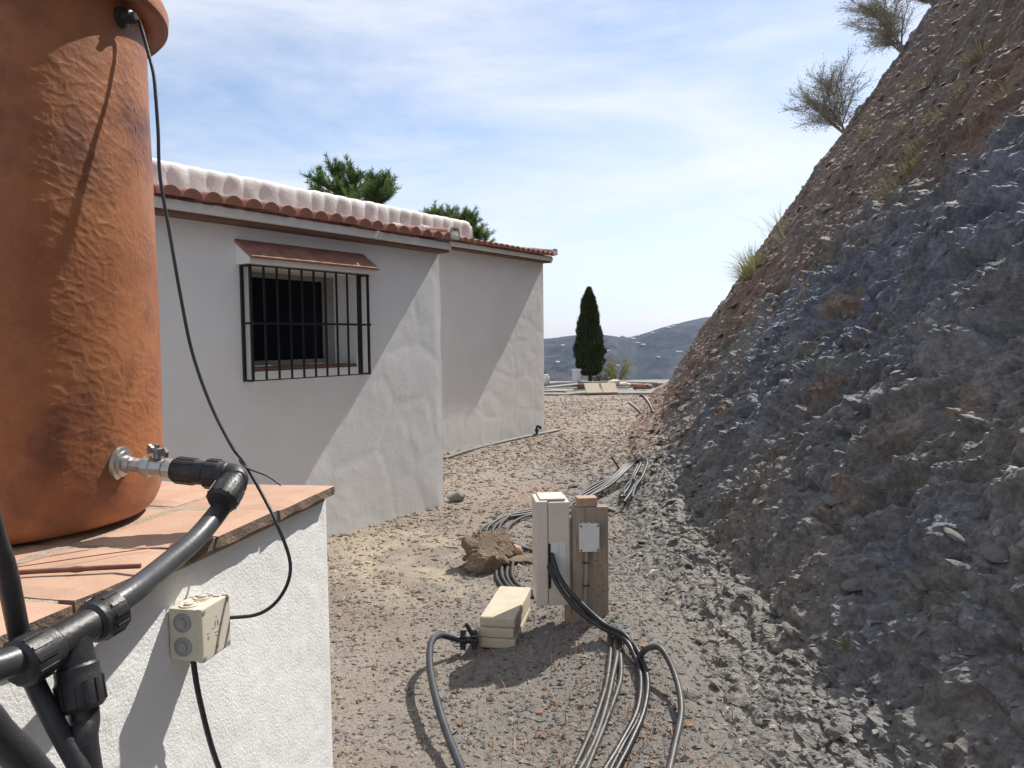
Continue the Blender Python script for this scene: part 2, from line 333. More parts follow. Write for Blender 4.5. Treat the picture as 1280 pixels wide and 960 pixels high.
hc = mixc(hc, rust, .7 * sstep(i2, .86, .9) * sstep(nn, -.1, .25) * (bz < 4)); hc = hc * (.84 + .24 * i2 + .26 * (i3 - .5))[..., None]
hc = mixc(hc, mixc(np.broadcast_to(earth, hc.shape), earth2, sstep(nn, -.2, .3)) * (.9 + .3 * (i3[..., None] - .5)), earth_w)
scr = mixc(np.broadcast_to(scree, hc.shape), np.array([.23, .165, .125]), sstep(HY + .8 * nn, 8.5, 11.5))
hc = mixc(hc, scr * (.85 + .4 * (i4[..., None] - .3)), 1 - sstep(HP + .25 * nn, .25, .95) * 1.)
hc = np.clip(hc * 1.08, .02, .6)
M_rock = mat('shattered_slate', (.66, .66, .67), (1.36, 1.34, 1.31), 34, .72, .9, 85, attr=1, spec=.5, bdist=.02)
hv = np.stack([HX, HY, HZ], -1)
o = np_mesh('hillside', hv.reshape(-1, 3), grid_faces(len(hy), NP)[:, ::-1], M_rock, None, False, hc.reshape(-1, 3)); o['kind'] = 'structure'
du = np.gradient(hv, axis=0); dv = np.gradient(hv, axis=1); HN = np.cross(du, dv); HN /= np.linalg.norm(HN, axis=2)[..., None] + 1e-9; HN[HN[..., 2] < 0] *= -1
def hill_at(y, p):
    i = int(np.argmin(abs(hy - y))); j = int(np.argmin(abs(hp - p))); return Vector(hv[i, j]), Vector(HN[i, j])
def chips(n, ymin, ymax, pmax, s0, s1, pw=2.):
    i = np.searchsorted(hy, ymin * (ymax / ymin) ** rng.random(n)); j = np.searchsorted(hp, -.2 + (pmax + .2) * rng.random(n) ** pw)
    i = np.clip(i, 0, len(hy) - 1); j = np.clip(j, 0, NP - 1)
    s = s0 + (s1 - s0) * rng.random(n) ** 4
    s *= np.clip(hv[i, j, 1] / 4.5, .8, 2.5)
    c = hc[i, j] * (.75 + 1.15 * rng.random((n, 1)) ** 2.5); ok = HN[i, j, 2] > .45  # random tones; the lightest chips paint sun glints onto the ledges
    nr = HN[i, j][ok] * .5 + np.array([-.2, 0, .8]); nr /= np.linalg.norm(nr, axis=1)[:, None]
    return hv[i, j][ok], s[ok], np.clip(c[ok], .03, .5), nr
p, s, c, nr = chips(46000, 2.0, 22, 6.5, .005, .038, 1.8)
p2, s2, c2, nr2 = chips(26000, 2.2, 9, 3.2, .004, .026, 1.1); p = np.concatenate([p, p2]); s = np.concatenate([s, s2]); c = np.concatenate([c, c2]); nr = np.concatenate([nr, nr2])
scatter('slate_scree', p, s, OCT_V, OCT_F, M_gravel, c, .38, tilt=.5, nrm=nr)

# ------------------------------------------------------------------ farmhouse (local x = out of the wall, local y = along the wall away from the camera)
HOUSE = thing('farmhouse', 'whitewashed farmhouse with clay barrel tile eaves and a stepped side wall', 'house', (-.68, 7.425, 0), 33.5)
def wall_patch(org, du, L, z0, z1, nd, hole=None, seed=0, step=.028, fade0=True, fade1=True):
    """hand-trowelled wall face: a fine grid with shallow undulations; hole = (a0,a1,z0,z1)"""
    a = np.linspace(0, L, max(int(L / step), 8)); z = np.linspace(z0, z1, max(int((z1 - z0) / step), 8))
    if hole:
        for k in (0, 1): a[np.argmin(abs(a - hole[k]))] = hole[k]; z[np.argmin(abs(z - hole[2 + k]))] = hole[2 + k]
    A, Z = np.meshgrid(a, z, indexing='ij')
    d = .0055 * fbm(A * 1.1, Z * 1.1, oct=2, seed=seed + 1) + .0016 * fbm(A * 4.5, Z * 4.5, oct=2, seed=seed + 2)
    f = facet(A * 2.1 + .3 * fbm(A * 2, Z * 2, oct=2, seed=seed + 7), Z * 2.1, seed + 5)[1]; d = d + .0016 * sstep(f, 0, .25)
    d = d * sstep(A, 0, .12) * sstep(L - A, 0, .12) if (fade0 and fade1) else d * (sstep(L - A, 0, .10) if fade1 else sstep(A, 0, .1))
    w = .008 * vnoise(Z * 3.1, Z * 0 + seed, seed=seed)
    if fade1: A2 = A + w * (A > L - 1e-6)
    else: A2 = A
    P = np.array(org)[None, None] + A2[..., None] * np.array(du) + d[..., None] * np.array(nd); P[..., 2] += Z
    keep = None
    if hole:
        ca, cz = (a[:-1] + a[1:]) / 2, (z[:-1] + z[1:]) / 2; CA, CZ = np.meshgrid(ca, cz, indexing='ij')
        keep = ~((CA > hole[0]) & (CA < hole[1]) & (CZ > hole[2]) & (CZ < hole[3]))
    return P.reshape(-1, 3), grid_faces(len(a), len(z), keep)
def join_np(parts):
    V, F, b = [], [], 0
    for v, f in parts: V.append(v); F.append(f + b); b += len(v)
    return np.concatenate(V), np.concatenate(F)
WL = 8.; WH = (WL - 2.19, WL - 1.13, 1.385, 2.14)
P1 = [wall_patch((0, -WL, 0), (0, 1, 0), WL, -.15, 2.47, (1, 0, 0), WH, 100, fade0=False), wall_patch((0, 0, 0), (-1, 0, 0), 2.3, -.15, 2.47, (0, 1, 0), None, 140, .08, True, False)]
D = .30
for a, b, c, d in (((0, -2.19, 1.385), (-D, -2.19, 1.385), (-D, -2.19, 2.14), (0, -2.19, 2.14)), ((0, -1.13, 1.385), (0, -1.13, 2.14), (-D, -1.13, 2.14), (-D, -1.13, 1.385)),
                   ((0, -2.19, 2.14), (-D, -2.19, 2.14), (-D, -1.13, 2.14), (0, -1.13, 2.14)), ((0, -2.19, 1.385), (0, -1.13, 1.385), (-D, -1.13, 1.385), (-D, -2.19, 1.385)),
                   ((-5.4, -WL, -.1), (-5.4, 5.38, -.1), (-5.4, 5.38, 3.2), (-5.4, -WL, 3.2)), ((0, -WL, -.1), (-5.4, -WL, -.1), (-5.4, -WL, 2.9), (0, -WL, 2.55))):
    P1.append((np.array([a, b, c, d], float), np.array([[0, 1, 2, 3]])))
v, f = join_np(P1); np_mesh('wall', v, f, M_plaster, HOUSE, True)
P2 = [wall_patch((-2.1, -.3, 0), (0, 1, 0), 5.7, -.15, 2.90, (1, 0, 0), None, 200, fade0=False), wall_patch((-2.1, 5.4, 0), (-1, 0, 0), 3.3, -.15, 2.90, (0, 1, 0), None, 240, .08, True, False)]
v, f = join_np(P2); np_mesh('wall', v, f, M_plaster, HOUSE, True)
# window: frame, pane, sill
wd = MB(); wy0, wy1, wz0, wz1 = -2.19, -1.13, 1.415, 2.14
wd.box((-.285, wy0 + .02, (wz0 + wz1) / 2), (.05, .04, wz1 - wz0 - .004), .004); wd.box((-.285, wy1 - .055, (wz0 + wz1) / 2), (.05, .11, wz1 - wz0 - .004), .004)
wd.box((-.285, (wy0 + wy1) / 2 - .035, wz1 - .02), (.046, wy1 - wy0 - .155, .036), .004); wd.box((-.285, (wy0 + wy1) / 2 - .035, wz0 + .022), (.046, wy1 - wy0 - .155, .036), .004)
WIN = wd.build('window', M_frame, HOUSE)
MB().box((-.296, (wy0 + wy1) / 2 - .035, (wz0 + wz1) / 2), (.008, wy1 - wy0 - .15, wz1 - wz0 - .07)).build('pane', M_glass, WIN)
for k in range(4):
    w = (wy1 - wy0) / 4; MB().box((-.135, wy0 + (k + .5) * w, 1.400), (.262, w - .006, .026), .004).build('sill_tile', M_flattile, WIN)
# canopy over the window
cn = MB(); y0, y1 = -2.315, -1.03
for yy in (0,):
    cn.add([(0.0, y0 + .01, 2.155), (.15, y0 + .01, 2.155), (.15, y0 + .01, 2.200), (0, y0 + .01, 2.305), (0, y1 - .01, 2.155), (.15, y1 - .01, 2.155), (.15, y1 - .01, 2.200), (0, y1 - .01, 2.305)],
           [(0, 1, 2, 3), (7, 6, 5, 4), (1, 5, 6, 2), (0, 4, 5, 1), (2, 6, 7, 3)])
CAN = cn.build('window_canopy', M_plaster, HOUSE)
sl = math.atan2(.105, .15); R = Matrix.Rotation(sl, 3, 'Y')
for k in range(4):
    w = (y1 - y0) / 4; MB().box((.0875, y0 + (k + .5) * w, 2.263), (.235, w - .004, .020), .005, R).build('canopy_tile', M_rooftile, CAN)
# iron grille: a shallow cage
GR = MB(); gx0 = .105; gy0, gy1 = -2.27, -1.095; gz0, gz1, gzm = 1.325, 2.145, 1.736
GRL = GR.box((gx0, (gy0 + gy1) / 2, gz0), (.022, gy1 - gy0 + .03, .008)).build('window_grille', M_iron, HOUSE)
MB().box((gx0, (gy0 + gy1) / 2, gz1), (.022, gy1 - gy0 + .03, .008)).build('rail', M_iron, GRL)
MB().box((gx0, (gy0 + gy1) / 2, gzm), (.016, gy1 - gy0 + .05, .016)).build('rail', M_iron, GRL)
for k in range(11):
    y = gy0 + (gy1 - gy0) * k / 10; r = .0062 if 0 < k < 10 else .0085
    MB().box((gx0, y, (gz0 + gz1) / 2), (2 * r, 2 * r, gz1 - gz0)).build('bar', M_iron, GRL)
for y in (gy0, gy1):
    for z in (gz0, gzm, gz1): MB().box((gx0 / 2 - .01, y, z), (gx0 + .02, .012, .016)).build('bracket', M_iron, GRL)
    MB().box((.012, y, (gz0 + gz1) / 2), (.02, .02, gz1 - gz0)).build('bar', M_iron, GRL)
    MB().lathe([(.001, -.016), (.012, -.012), (.016, 0), (.012, .012), (.001, .016)], 10, (gx0 + .006, y, gzm), (1, 0, 0)).build('boss', M_iron, GRL)
# eaves and roofs
def half_tile(r0, r1, L, n=8):
    m = MB(); vs, fs = [], []
    for (r, y) in ((r0, 0), (r1, -L)):
        vs += [(y, r * math.cos(PI * k / n), r * .92 * math.sin(PI * k / n)) for k in range(n + 1)]
    fs = [(k, k + n + 1, k + n + 2, k + 1) for k in range(n)]; m.add(vs, fs, True)
    m.add(vs[:n + 1], [tuple(range(n + 1))]); m.add(vs[n + 1:], [tuple(range(n + 1))[::-1]]); return m.build('roof_tile', M_rooftile, HOUSE)
def roof(name, yA, yB, xe, ze, xt, slope, tiles_from, sp, nseg, end_y):
    ex = xe - .06
    fl = MB().box(((ex - .16) , (yA + yB) / 2, ze - .078), (.30, yB - yA, .024), .004).build('eave_course', M_flattile, HOUSE)
    MB().box((ex - .155, (yA + yB) / 2 - .004, ze - .032), (.345, yB - yA - .012, .066), .01).build('eave_band', M_whitewash, HOUSE)
    ca, sa = math.cos(slope), math.sin(slope); Lr = (ex - xt) / ca
    MB().box(((ex + xt) / 2, (yA + yB) / 2, ze + .006 + Lr / 2 * sa), (Lr, yB - yA - .02, .02), 0, Matrix.Rotation(slope, 3, 'Y')).build('roof_slab', M_rooftile, HOUSE)
    proto = half_tile(.070, .058, .44); first = True; y = yB - .11
    def place(y, k, rz=0., x=None, z=None, s=1.):
        nonlocal first
        o = proto if first else proto.copy()
        if not first: COL.objects.link(o); o.parent = HOUSE
        first = False
        t = k * .40
        o.location = (xe - t * ca, y + rng.normal(0, .004), ze + .004 + t * sa + .010 + rng.normal(0, .002)) if x is None else (x, y, z)
        o.rotation_euler = (rng.normal(0, .02), slope + .02, rz + rng.normal(0, .02)); o.scale = (1, s, s)
    while y > tiles_from:
        for k in range(nseg): place(y, k)
        y -= sp
    k = 0
    while k * .36 < Lr - .2:                                     # verge tiles up the gable edge, with mortar at the joints
        place(yB - .02, 0, 0, xe - .0 - k * .36 * ca, ze + .045 + k * .36 * sa, 1.3)
        MB().box((xe - .004 - k * .36 * ca, yB - .02, ze + .085 + k * .36 * sa), (.07 if k else .03, .15, .105), .03).build('mortar_joint', M_whitewash, HOUSE); k += 1
S1 = math.radians(8.6); S2 = math.radians(8)
roof('main', -WL, -.01, .205, 2.515, -2.5, S1, -5.4, .156, 6, 0)
roof('wing', .05, 5.45, -1.885, 2.965, -5.0, S2, .1, .15, 2, 0)
# whitewashed scalloped parapet along the roof
py = np.linspace(-8, 4.0, 500); th = np.linspace(0, 1, 26)
PY, TH = np.meshgrid(py, th, indexing='ij')
ph_ = (PY / .235 + .12 * vnoise(PY * 1.7, PY * 0, seed=75)) % 1.; sc = .5 + .5 * np.cos(2 * PI * (ph_ - .25 * np.sin(2 * PI * ph_) / PI))
prx = np.interp(TH, [0, .46, .53, .58, .76, 1], [-2.53, -2.525, -2.55, -2.60, -2.80, -2.84]); prz = np.interp(TH, [0, .46, .53, .58, .76, 1], [2.92, 3.385, 3.435, 3.45, 3.43, 2.95])
w = sstep(TH, .12, .45) * (1 - sstep(TH, .62, .8))
idn = .75 + .5 * _hash(np.floor(PY / .235 + .12 * vnoise(PY * 1.7, PY * 0, seed=75)), PY * 0, PY * 0, 76)      # no two cap tiles alike
cusp = np.abs(np.sin(PI * ph_)) ** .7
prx = prx + w * (.015 * idn * (cusp - .6) + .008 * vnoise(PY * 5, TH * 6, seed=79)) - .01; prz = prz + .006 * (cusp - .6) * w * idn + .008 * fbm(PY * 2.1, TH * 3, oct=2, seed=77)
endr = 1 - sstep(PY, 3.93, 4.0) * .10; prz = 2.92 + (prz - 2.92) * endr
v = np.stack([prx, PY, prz], -1).reshape(-1, 3); f = grid_faces(500, 26)
cap = np.array([[499 * 26 + i, 499 * 26 + i + 1, 499 * 26 + 25 - i - 1, 499 * 26 + 25 - i] for i in range(12)])
np_mesh('parapet', v, np.concatenate([f, cap]), M_whitewash, HOUSE, True)
MB().lathe([(.028, 0), (.028, .20), (.036, .205), (.036, .225), (.018, .235), (.012, .27)], 12, (-2.75, 4.55, 3.02)).build('vent_pipe', M_black, HOUSE)

# ------------------------------------------------------------------ plinth with terracotta top (local x = out of the visible face, local y = away)
PL = thing('tank_plinth', 'white rendered plinth topped with terracotta pavers under the rust tank', 'plinth', (-.462, 1.966, 0), 11.6)
def plinth_face(L, H, org, du, nd, seed):
    a = np.linspace(0, L, int(L / .012)); z = np.linspace(0, H, int(H / .012)); A, Z = np.meshgrid(a, z, indexing='ij')
    d = .004 * fbm(A * 3, Z * 3, oct=3, seed=seed) * sstep(A, 0, .05) * sstep(L - A, 0, .05) + .0012 * fbm(A * 45, Z * 45, oct=2, seed=seed + 3) * sstep(A, 0, .02) * sstep(L - A, 0, .02)
    P = np.array(org)[None, None] + A[..., None] * np.array(du) + d[..., None] * np.array(nd); P[..., 2] += Z; return P.reshape(-1, 3), grid_faces(len(a), len(z))
v, f = join_np([plinth_face(1.55, 1.33, (-.025, -1.55, -.14), (0, 1, 0), (1, 0, 0), 300), plinth_face(1.45, 1.33, (-.025, 0, -.14), (-1, 0, 0), (0, 1, 0), 310), plinth_face(1.45, 1.33, (-1.475, -1.55, -.14), (1, 0, 0), (0, -1, 0), 320)])
np_mesh('wall', v, f, M_plinth, PL, True)
BED = MB().box((-.742, -.775, 1.203), (1.44, 1.53, .030), .004).build('mortar_bed', M_mortar, PL)
MB().box((-.742, -.775, 1.211), (1.425, 1.51, .0268), .003).build('joint_mortar', M_mortar, PL)
ys = [.006, -.288, -.612, -.888, -1.19, -1.49, -1.56]; xs = [.004, -.258, -.56, -.86, -1.16, -1.46]
def paver(cx, cy, w, l, seed):
    n = 9; a = np.linspace(-.5, .5, n); e = .012
    top = []; m = MB()
    A, B = np.meshgrid(a, a, indexing='ij'); X = cx + A * w + .003 * vnoise(B * 4 + seed, A * 3, seed=seed); Y = cy + B * l + .004 * vnoise(A * 4 + seed, B * 3, seed=seed + 1)
    ed = np.maximum(abs(A), abs(B)); Zt = 1.231 - .006 * sstep(ed, .44, .5) + .0025 * vnoise(A * 3 + seed, B * 3, seed=seed + 2) + .004 * A * math.sin(seed) + .003 * B * math.cos(seed)
    V = np.stack([X, Y, Zt], -1).reshape(-1, 3); F = [tuple(r) for r in grid_faces(n, n)]
    bi = [i * n for i in range(n)] + [(n - 1) * n + j for j in range(1, n)] + [i * n + n - 1 for i in range(n - 2, -1, -1)] + [j for j in range(n - 2, 0, -1)]
    low = [(V[i][0] + .002 * math.sin(i * 2.1 + seed), V[i][1], 1.2058 + .002 * math.cos(i * 1.7)) for i in bi]
    k = len(V); V = [tuple(x) for x in V] + low; nb = len(bi)
    F += [(bi[i], k + i, k + (i + 1) % nb, bi[(i + 1) % nb]) for i in range(nb)]
    m.add(V, F, False); o = m.build('tile', M_tile, PL); o.data.materials.append(M_tedge)
    for i in range((n - 1) ** 2, len(o.data.polygons)): o.data.polygons[i].material_index = 1
    return o
for i in range(len(ys) - 1):
    for j in range(len(xs) - 1):
        if i == 5: continue
        off = 0 if j == 0 else .02 * math.sin(i * 3 + j)
        g = .011
        paver((xs[j] + xs[j + 1]) / 2, (ys[i] + ys[i + 1]) / 2 + (off if 0 < i < 4 else 0), xs[j] - xs[j + 1] - g, ys[i] - ys[i + 1] - g, i * 7 + j * 3 + 1)

# ------------------------------------------------------------------ rust-coloured tank
TC = (-1.10, 1.61)
TANK = thing('water_tank', 'tall round rust-orange water tank with wrinkled paint and flared rim', 'water tank', (TC[0], TC[1], 1.235))
NA, NZ = 760, 460
al = np.linspace(0, 2 * PI, NA); zz = np.concatenate([np.linspace(0, .10, 40)[:-1], np.linspace(.10, 1.14, NZ - 39)])
AL, ZZ = np.meshgrid(al, zz, indexing='ij')
rad = np.where(ZZ < .10, .285 + .045 * np.sqrt(np.clip(1 - (1 - ZZ / .10) ** 2, 0, 1)), .330) + .002 * np.cos(AL * 2 + 1) + .002 * np.sin(ZZ * 4)
cx_, sx_ = np.cos(AL), np.sin(AL)
def tn(s, o, seed, dz=0.): return vnoise(cx_ * .33 * s[0] + o, sx_ * .33 * s[0] - o, (ZZ + dz) * s[1], seed)
wp = tn((14, 14), 3, 401); wq = tn((30, 22), 7, 406); sk = .12 * AL
r1_ = 1 - abs(tn((30, 62), wp * 1.2 + wq * .5, 402, sk)); r2_ = 1 - abs(tn((60, 110), wp * 2 + wq, 403, sk)); r3_ = 1 - abs(tn((24, 30), wq * 1.5, 407, -sk))
mask = sstep(tn((7, 5), 1, 404), -.45, .4); mask2 = sstep(tn((9, 7), 4, 408), -.2, .5)
rad = rad + sstep(ZZ, .02, .12) * (mask * .0007 * r1_ ** 5 + .0006 * mask2 * r2_ ** 4 + .0006 * mask * r3_ ** 6) + .0008 * tn((12, 12), 5, 405)
np_mesh('tank_body', np.stack([rad * cx_, rad * sx_, ZZ], -1).reshape(-1, 3), grid_faces(NA, len(zz)), M_tank, TANK, True)
MB().lathe([(.05, .004), (.284, .002), (.287, .006)], 64).build('tank_base', M_tank, TANK)
MB().lathe([(.324, 1.056), (.334, 1.050), (.352, 1.047), (.366, 1.050), (.373, 1.058), (.375, 1.082), (.370, 1.094), (.362, 1.098), (.356, 1.130), (.352, 1.160), (.20, 1.185), (.02, 1.190)], 160).build('rim', M_tank, TANK)
ga = math.atan2(1.571 - TC[1], -.773 - TC[0]); gd = (math.cos(ga), math.sin(ga), 0)
MB().lathe([(.020, -.01), (.020, .008), (.014, .010), (.014, .026), (.009, .028), (.007, .034)], 14, (gd[0] * .330, gd[1] * .330, 2.250 - 1.235), gd).build('cable_gland', M_black, TANK)

# ------------------------------------------------------------------ valve and pipework
va = math.atan2(1.521 - TC[1], -.782 - TC[0]); vd = Vector((math.cos(va), math.sin(va), -.02)).normalized(); vp = Vector((-.782, 1.521, 1.362))
ELB = Vector((-.545, 1.505, 1.335)); vd = (ELB - vp).normalized()
VAL = thing('ball_valve', 'steel ball valve with butterfly handle on the tank outlet', 'valve', vp)
MB().lathe([(.030, -.008), (.034, -.004), (.034, .003), (.026, .005), (.026, .008), (.017, .010), (.017, .022)], 24, vp, vd).build('flange', M_steel, VAL, True)
MB().lathe([(.0145, .018), (.0145, .045), (.021, .047), (.021, .062), (.018, .066), (.018, .088), (.021, .092), (.021, .112), (.016, .114)], 8, vp, vd, True).build('valve_body', M_steel, VAL, True)
hc_ = vp + vd * .077 + Vector((0, 0, .018)); sd = vd.cross(Vector((0, 0, 1))).normalized()
hd = (vd * .9 + sd * .35).normalized()
HND = MB().lathe([(.008, 0), (.008, .012), (.010, .013), (.010, .020), (.005, .022), (.005, .028)], 12, hc_).build('handle', M_alu, VAL, True)
for s in (-1, 1):
    c = hc_ + hd * s * .021 + Vector((0, 0, .014)); hp_ = MB()
    o_ = [(.0, -.005), (.010, -.007), (.019, -.010), (.021, .0), (.016, .010), (.006, .004), (.0, .004)]
    t2 = hd.cross(Vector((0, 0, 1))) * .0035
    vs = [hc_ + hd * s * (.006 + a) + Vector((0, 0, .016 + b)) + t2 * e for e in (-1, 1) for a, b in o_]; n_ = len(o_)
    hp_.add(vs, [tuple(range(n_)), tuple(range(n_, 2 * n_))[::-1]] + [(i, n_ + i, n_ + (i + 1) % n_, (i + 1) % n_) for i in range(n_)]).build('wing', M_alu, HND, True)
PIPE = thing('water_pipe', 'grey-black water pipe with compression fittings from valve to tee along plinth', 'pipe', (-.60, 1.0, 1.2))
def ribbed_nut(p, d, r, L, parent, ribs=12, name='compression_nut'):
    d = Vector(d).normalized(); a = d.orthogonal().normalized(); b = d.cross(a); m = MB()
    prof_ = [(r * .82, 0), (r, L * .10), (r, L * .62), (r * .93, L * .70), (r * .93, L * .90), (r * .78, L)]
    m.lathe(prof_, 28, p, d)
    for k in range(ribs):
        an = 2 * PI * k / ribs; o1 = a * math.cos(an) + b * math.sin(an); Mx = Matrix((o1, d.cross(o1), d)).transposed()
        m.box(Vector(p) + o1 * r * .985 + d * L * .36, (r * .12, r * .16, L * .50), 0, Mx)
    return m.build(name, M_black, parent, True)
PP = [(-.552, 1.482, 1.312), (-.561, 1.46, 1.284), (-.570, 1.36, 1.250), (-.574, 1.24, 1.235), (-.573, 1.13, 1.229), (-.583, 1.07, 1.222), (-.602, 1.0, 1.208), (-.618, .93, 1.211), (-.642, .87, 1.214), (-.69, .74, 1.22), (-.74, .6, 1.225)]
MB().tube(PP, .0185, 20, 8).build('pipe', M_pipe, PIPE, True)
ribbed_nut(vp + vd * .108, vd, .026, .075, PIPE)
MB().lathe([(.019, 0), (.019, .04), (.0215, .045), (.0215, .066), (.017, .070)], 24, vp + vd * .178, vd).build('coupling', M_black, PIPE, True)
dn = (Vector(PP[1]) - Vector(PP[0])).normalized(); dn = (Vector(PP[2]) - Vector((-.545, 1.505, 1.335))).normalized()
e0 = ELB - vd * .035; e2_ = ELB + dn * .03
MB().tube([e0, ELB - vd * .012, ELB + dn * .010, e2_], .0235, 20, 6, rf=lambda t: .0235 + .002 * math.sin(t * PI)).build('elbow', M_black, PIPE, True)
ribbed_nut(ELB + dn * .075, -dn, .030, .062, PIPE); ribbed_nut(ELB - vd * .066, vd, .029, .048, PIPE)
tee = Vector((-.597, 1.012, 1.210)); tdir = (Vector(PP[5]) - Vector(PP[7])).normalized()
TEE = MB().tube([tee - tdir * .045, tee, tee + tdir * .045], .0235, 20, 2).build('tee', M_black, PIPE, True)
ddn = Vector((.012, -.010, -.05)).normalized()
MB().tube([tee, tee + ddn * .045], .0235, 20, 0, rf=lambda t: .0225 + .003 * t).build('branch', M_black, TEE, True)
ribbed_nut(tee + tdir * .080, -tdir, .031, .048, PIPE); ribbed_nut(tee - tdir * .086, tdir, .031, .056, PIPE); ribbed_nut(tee + ddn * .098, -ddn, .0295, .062, PIPE)
MB().tube([tee + ddn * .06, tee + ddn * .11, (-.566, .975, 1.08), (-.552, .965, 1.0), (-.53, .95, .85), (-.50, .93, .6), (-.50, .93, .02)], .0185, 18, 6).build('down_pipe', M_black, PIPE, True)
def curve_thing(name, label, cat, pts, r, m, n=12, k=6, group=None, rf=None):
    o = MB().tube([Vector(p) - Vector(pts[0]) for p in pts], r, n, k, rf=rf).build(name, m); o.location = pts[0]; return tag(o, label, cat, group)
curve_thing('black_hose', 'thin black hose running steeply behind the pipe tee', 'hose', [(-.56, .78, 1.62), (-.585, .83, 1.49), (-.606, .88, 1.39), (-.618, .92, 1.325), (-.632, .962, 1.222), (-.622, .968, 1.167), (-.590, .962, 1.106), (-.548, .95, 1.035), (-.50, .93, .92), (-.46, .9, .7), (-.44, .86, .01)], .0125, M_black)
curve_thing('black_hose', 'thick black hose crossing below the pipe tee, away from the wall', 'hose', [(-.60, .68, 1.33), (-.542, .74, 1.246), (-.526, .76, 1.203), (-.504, .78, 1.151), (-.47, .81, 1.05), (-.44, .83, .85), (-.42, .83, .02)], .0165, M_black)
curve_thing('sensor_cable', 'thin dark cable hanging from tank rim down to the plinth junction box', 'cable',
            [(-.742, 1.568, 2.250), (-.742, 1.590, 2.245), (-.729, 1.591, 2.192), (-.717, 1.586, 2.146), (-.711, 1.579, 2.102), (-.705, 1.571, 2.025), (-.701, 1.563, 1.935), (-.683, 1.556, 1.822), (-.664, 1.552, 1.695), (-.644, 1.55, 1.582), (-.609, 1.545, 1.477), (-.563, 1.53, 1.392), (-.540, 1.528, 1.361), (-.502, 1.51, 1.305), (-.462, 1.48, 1.246), (-.435, 1.47, 1.169), (-.446, 1.45, 1.117), (-.484, 1.43, 1.086), (-.548, 1.404, 1.087)], .0034, M_black, 8)
curve_thing('cable_tie', 'black cable tie with a long tail on the pipe elbow', 'cable tie', [(-.535, 1.49, 1.372), (-.530, 1.492, 1.362), (-.518, 1.495, 1.352), (-.485, 1.50, 1.337), (-.458, 1.50, 1.318)], .0018, M_black, 6)
# junction box on the plinth
JB = thing('junction_box', 'cream square junction box with round grommets on the white plinth', 'junction box', (-.462, 1.966, 0), 11.6)
by, bz_ = -.604, 1.084
MB().box((.0045, by, bz_), (.056, .086, .094), .004).build('box_body', M_cream, JB)
LID = MB().box((.0375, by, bz_), (.012, .089, .097), .003).build('lid', M_cream, JB)
for sy in (-1, 1):
    for sz in (-1, 1): MB().lathe([(.0042, 0), (.0042, .0012), (.002, .0014)], 10, (.0432, by + sy * .037, bz_ + sz * .041), (1, 0, 0)).build('screw', M_grom, LID)
for (dy, dz, w, h) in [(-.004, .010, .003, .010), (.004, .010, .003, .010), (-.010, .004, .008, .002), (.012, .004, .008, .002), (0, -.006, .010, .002), (0, -.012, .008, .0018), (-.026, .0, .006, .0018), (-.026, -.008, .004, .006), (0, -.034, .006, .005), (.0, .022, .003, .004)]:
    MB().box((.0437, by + dy, bz_ + dz), (.0008, w, h)).build('embossed_mark', M_print, LID)
def grommet(p, ax): MB().lathe([(.0175, -.001), (.0175, .0015), (.015, .002), (.0145, .0008), (.009, .001), (.0085, .004), (.004, .0055)], 20, p, ax).build('grommet', M_grom if abs(ax[1]) else M_cream, JB)
for dz in (.022, -.021): grommet((.004, by - .0432, bz_ + dz), (0, -1, 0))
for dy in (-.021, .021): grommet((.004, by + dy, bz_ + .0472), (0, 0, 1))
def pw(x, y, z): return tuple(TM[JB.name] @ Vector((x, y, z)))
curve_thing('power_cable', 'black cable hanging from the underside of the plinth junction box', 'cable', [pw(.005, by - .018, 1.042), pw(.006, by - .016, 1.01), pw(.008, by - .008, .955), pw(.012, by + .016, .855), pw(.02, by + .05, .74), pw(.03, by + .09, .55), pw(.05, by + .1, .25), pw(.06, by + .1, .01)], .0052, M_black, 10)
# cane and wire on the pavers
def pt(x, y): return tuple(TM[PL.name] @ Vector((x, y, 1.2385)))
curve_thing('cane_stick', 'thin dry brown cane lying across the terracotta pavers', 'stick', [pt(.004, -.748), pt(-.05, -.766), pt(-.10, -.786), pt(-.14, -.80), pt(-.18, -.817)], .0045, M_cane, 8, 4, rf=lambda t: .0042 + .0016 * (abs(t - .45) < .04))
curve_thing('red_wire', 'thin red wire lying on the pavers beside the cane', 'wire', [pt(-.05, -.645), pt(-.11, -.70), pt(-.16, -.75), pt(-.205, -.795)], .0010, M_red, 6, 4)

# ------------------------------------------------------------------ electrical post, cabinet and boxes
def G(x, y, dz=0.): return (x, y, float(gz(x, y)) + dz)
POST = thing('timber_post', 'weathered thick timber plank post standing in the gravel', 'post', (.394, 3.946, .152), -4)
MB().box((0, 0, .29), (.205, .075, .70), .006).build('plank', M_wood, POST)
MB().box((-.125, .02, .26), (.035, .05, .62), .004).build('side_batten', M_wood, POST)
for (x, z) in [(.055, .30), (.062, .24), (.05, .18), (.03, .33), (.07, .15), (.045, .12)]: MB().lathe([(.004, 0), (.003, .001)], 8, (x, -.0378, z), (0, -1, 0)).build('nail_hole', M_dark, POST)  # flat near-black discs, the shade of each hole is in the colour
b = MB().box((0, 0, .026), (.115, .085, .050), .004).build('clay_brick', M_brick); b.location = (.378, 3.950, .733); b.scale = (.9, .9, .9); b.rotation_euler = (0, 0, .1); tag(b, 'pale clay brick piece lying on top of the timber post', 'brick')
SB = thing('junction_box', 'pale grey rectangular junction box screwed to the timber post', 'junction box', (.394, 3.946, .152), -4)
MB().box((-.015, -.058, .475), (.108, .040, .150), .005).build('box_body', M_grey, SB)
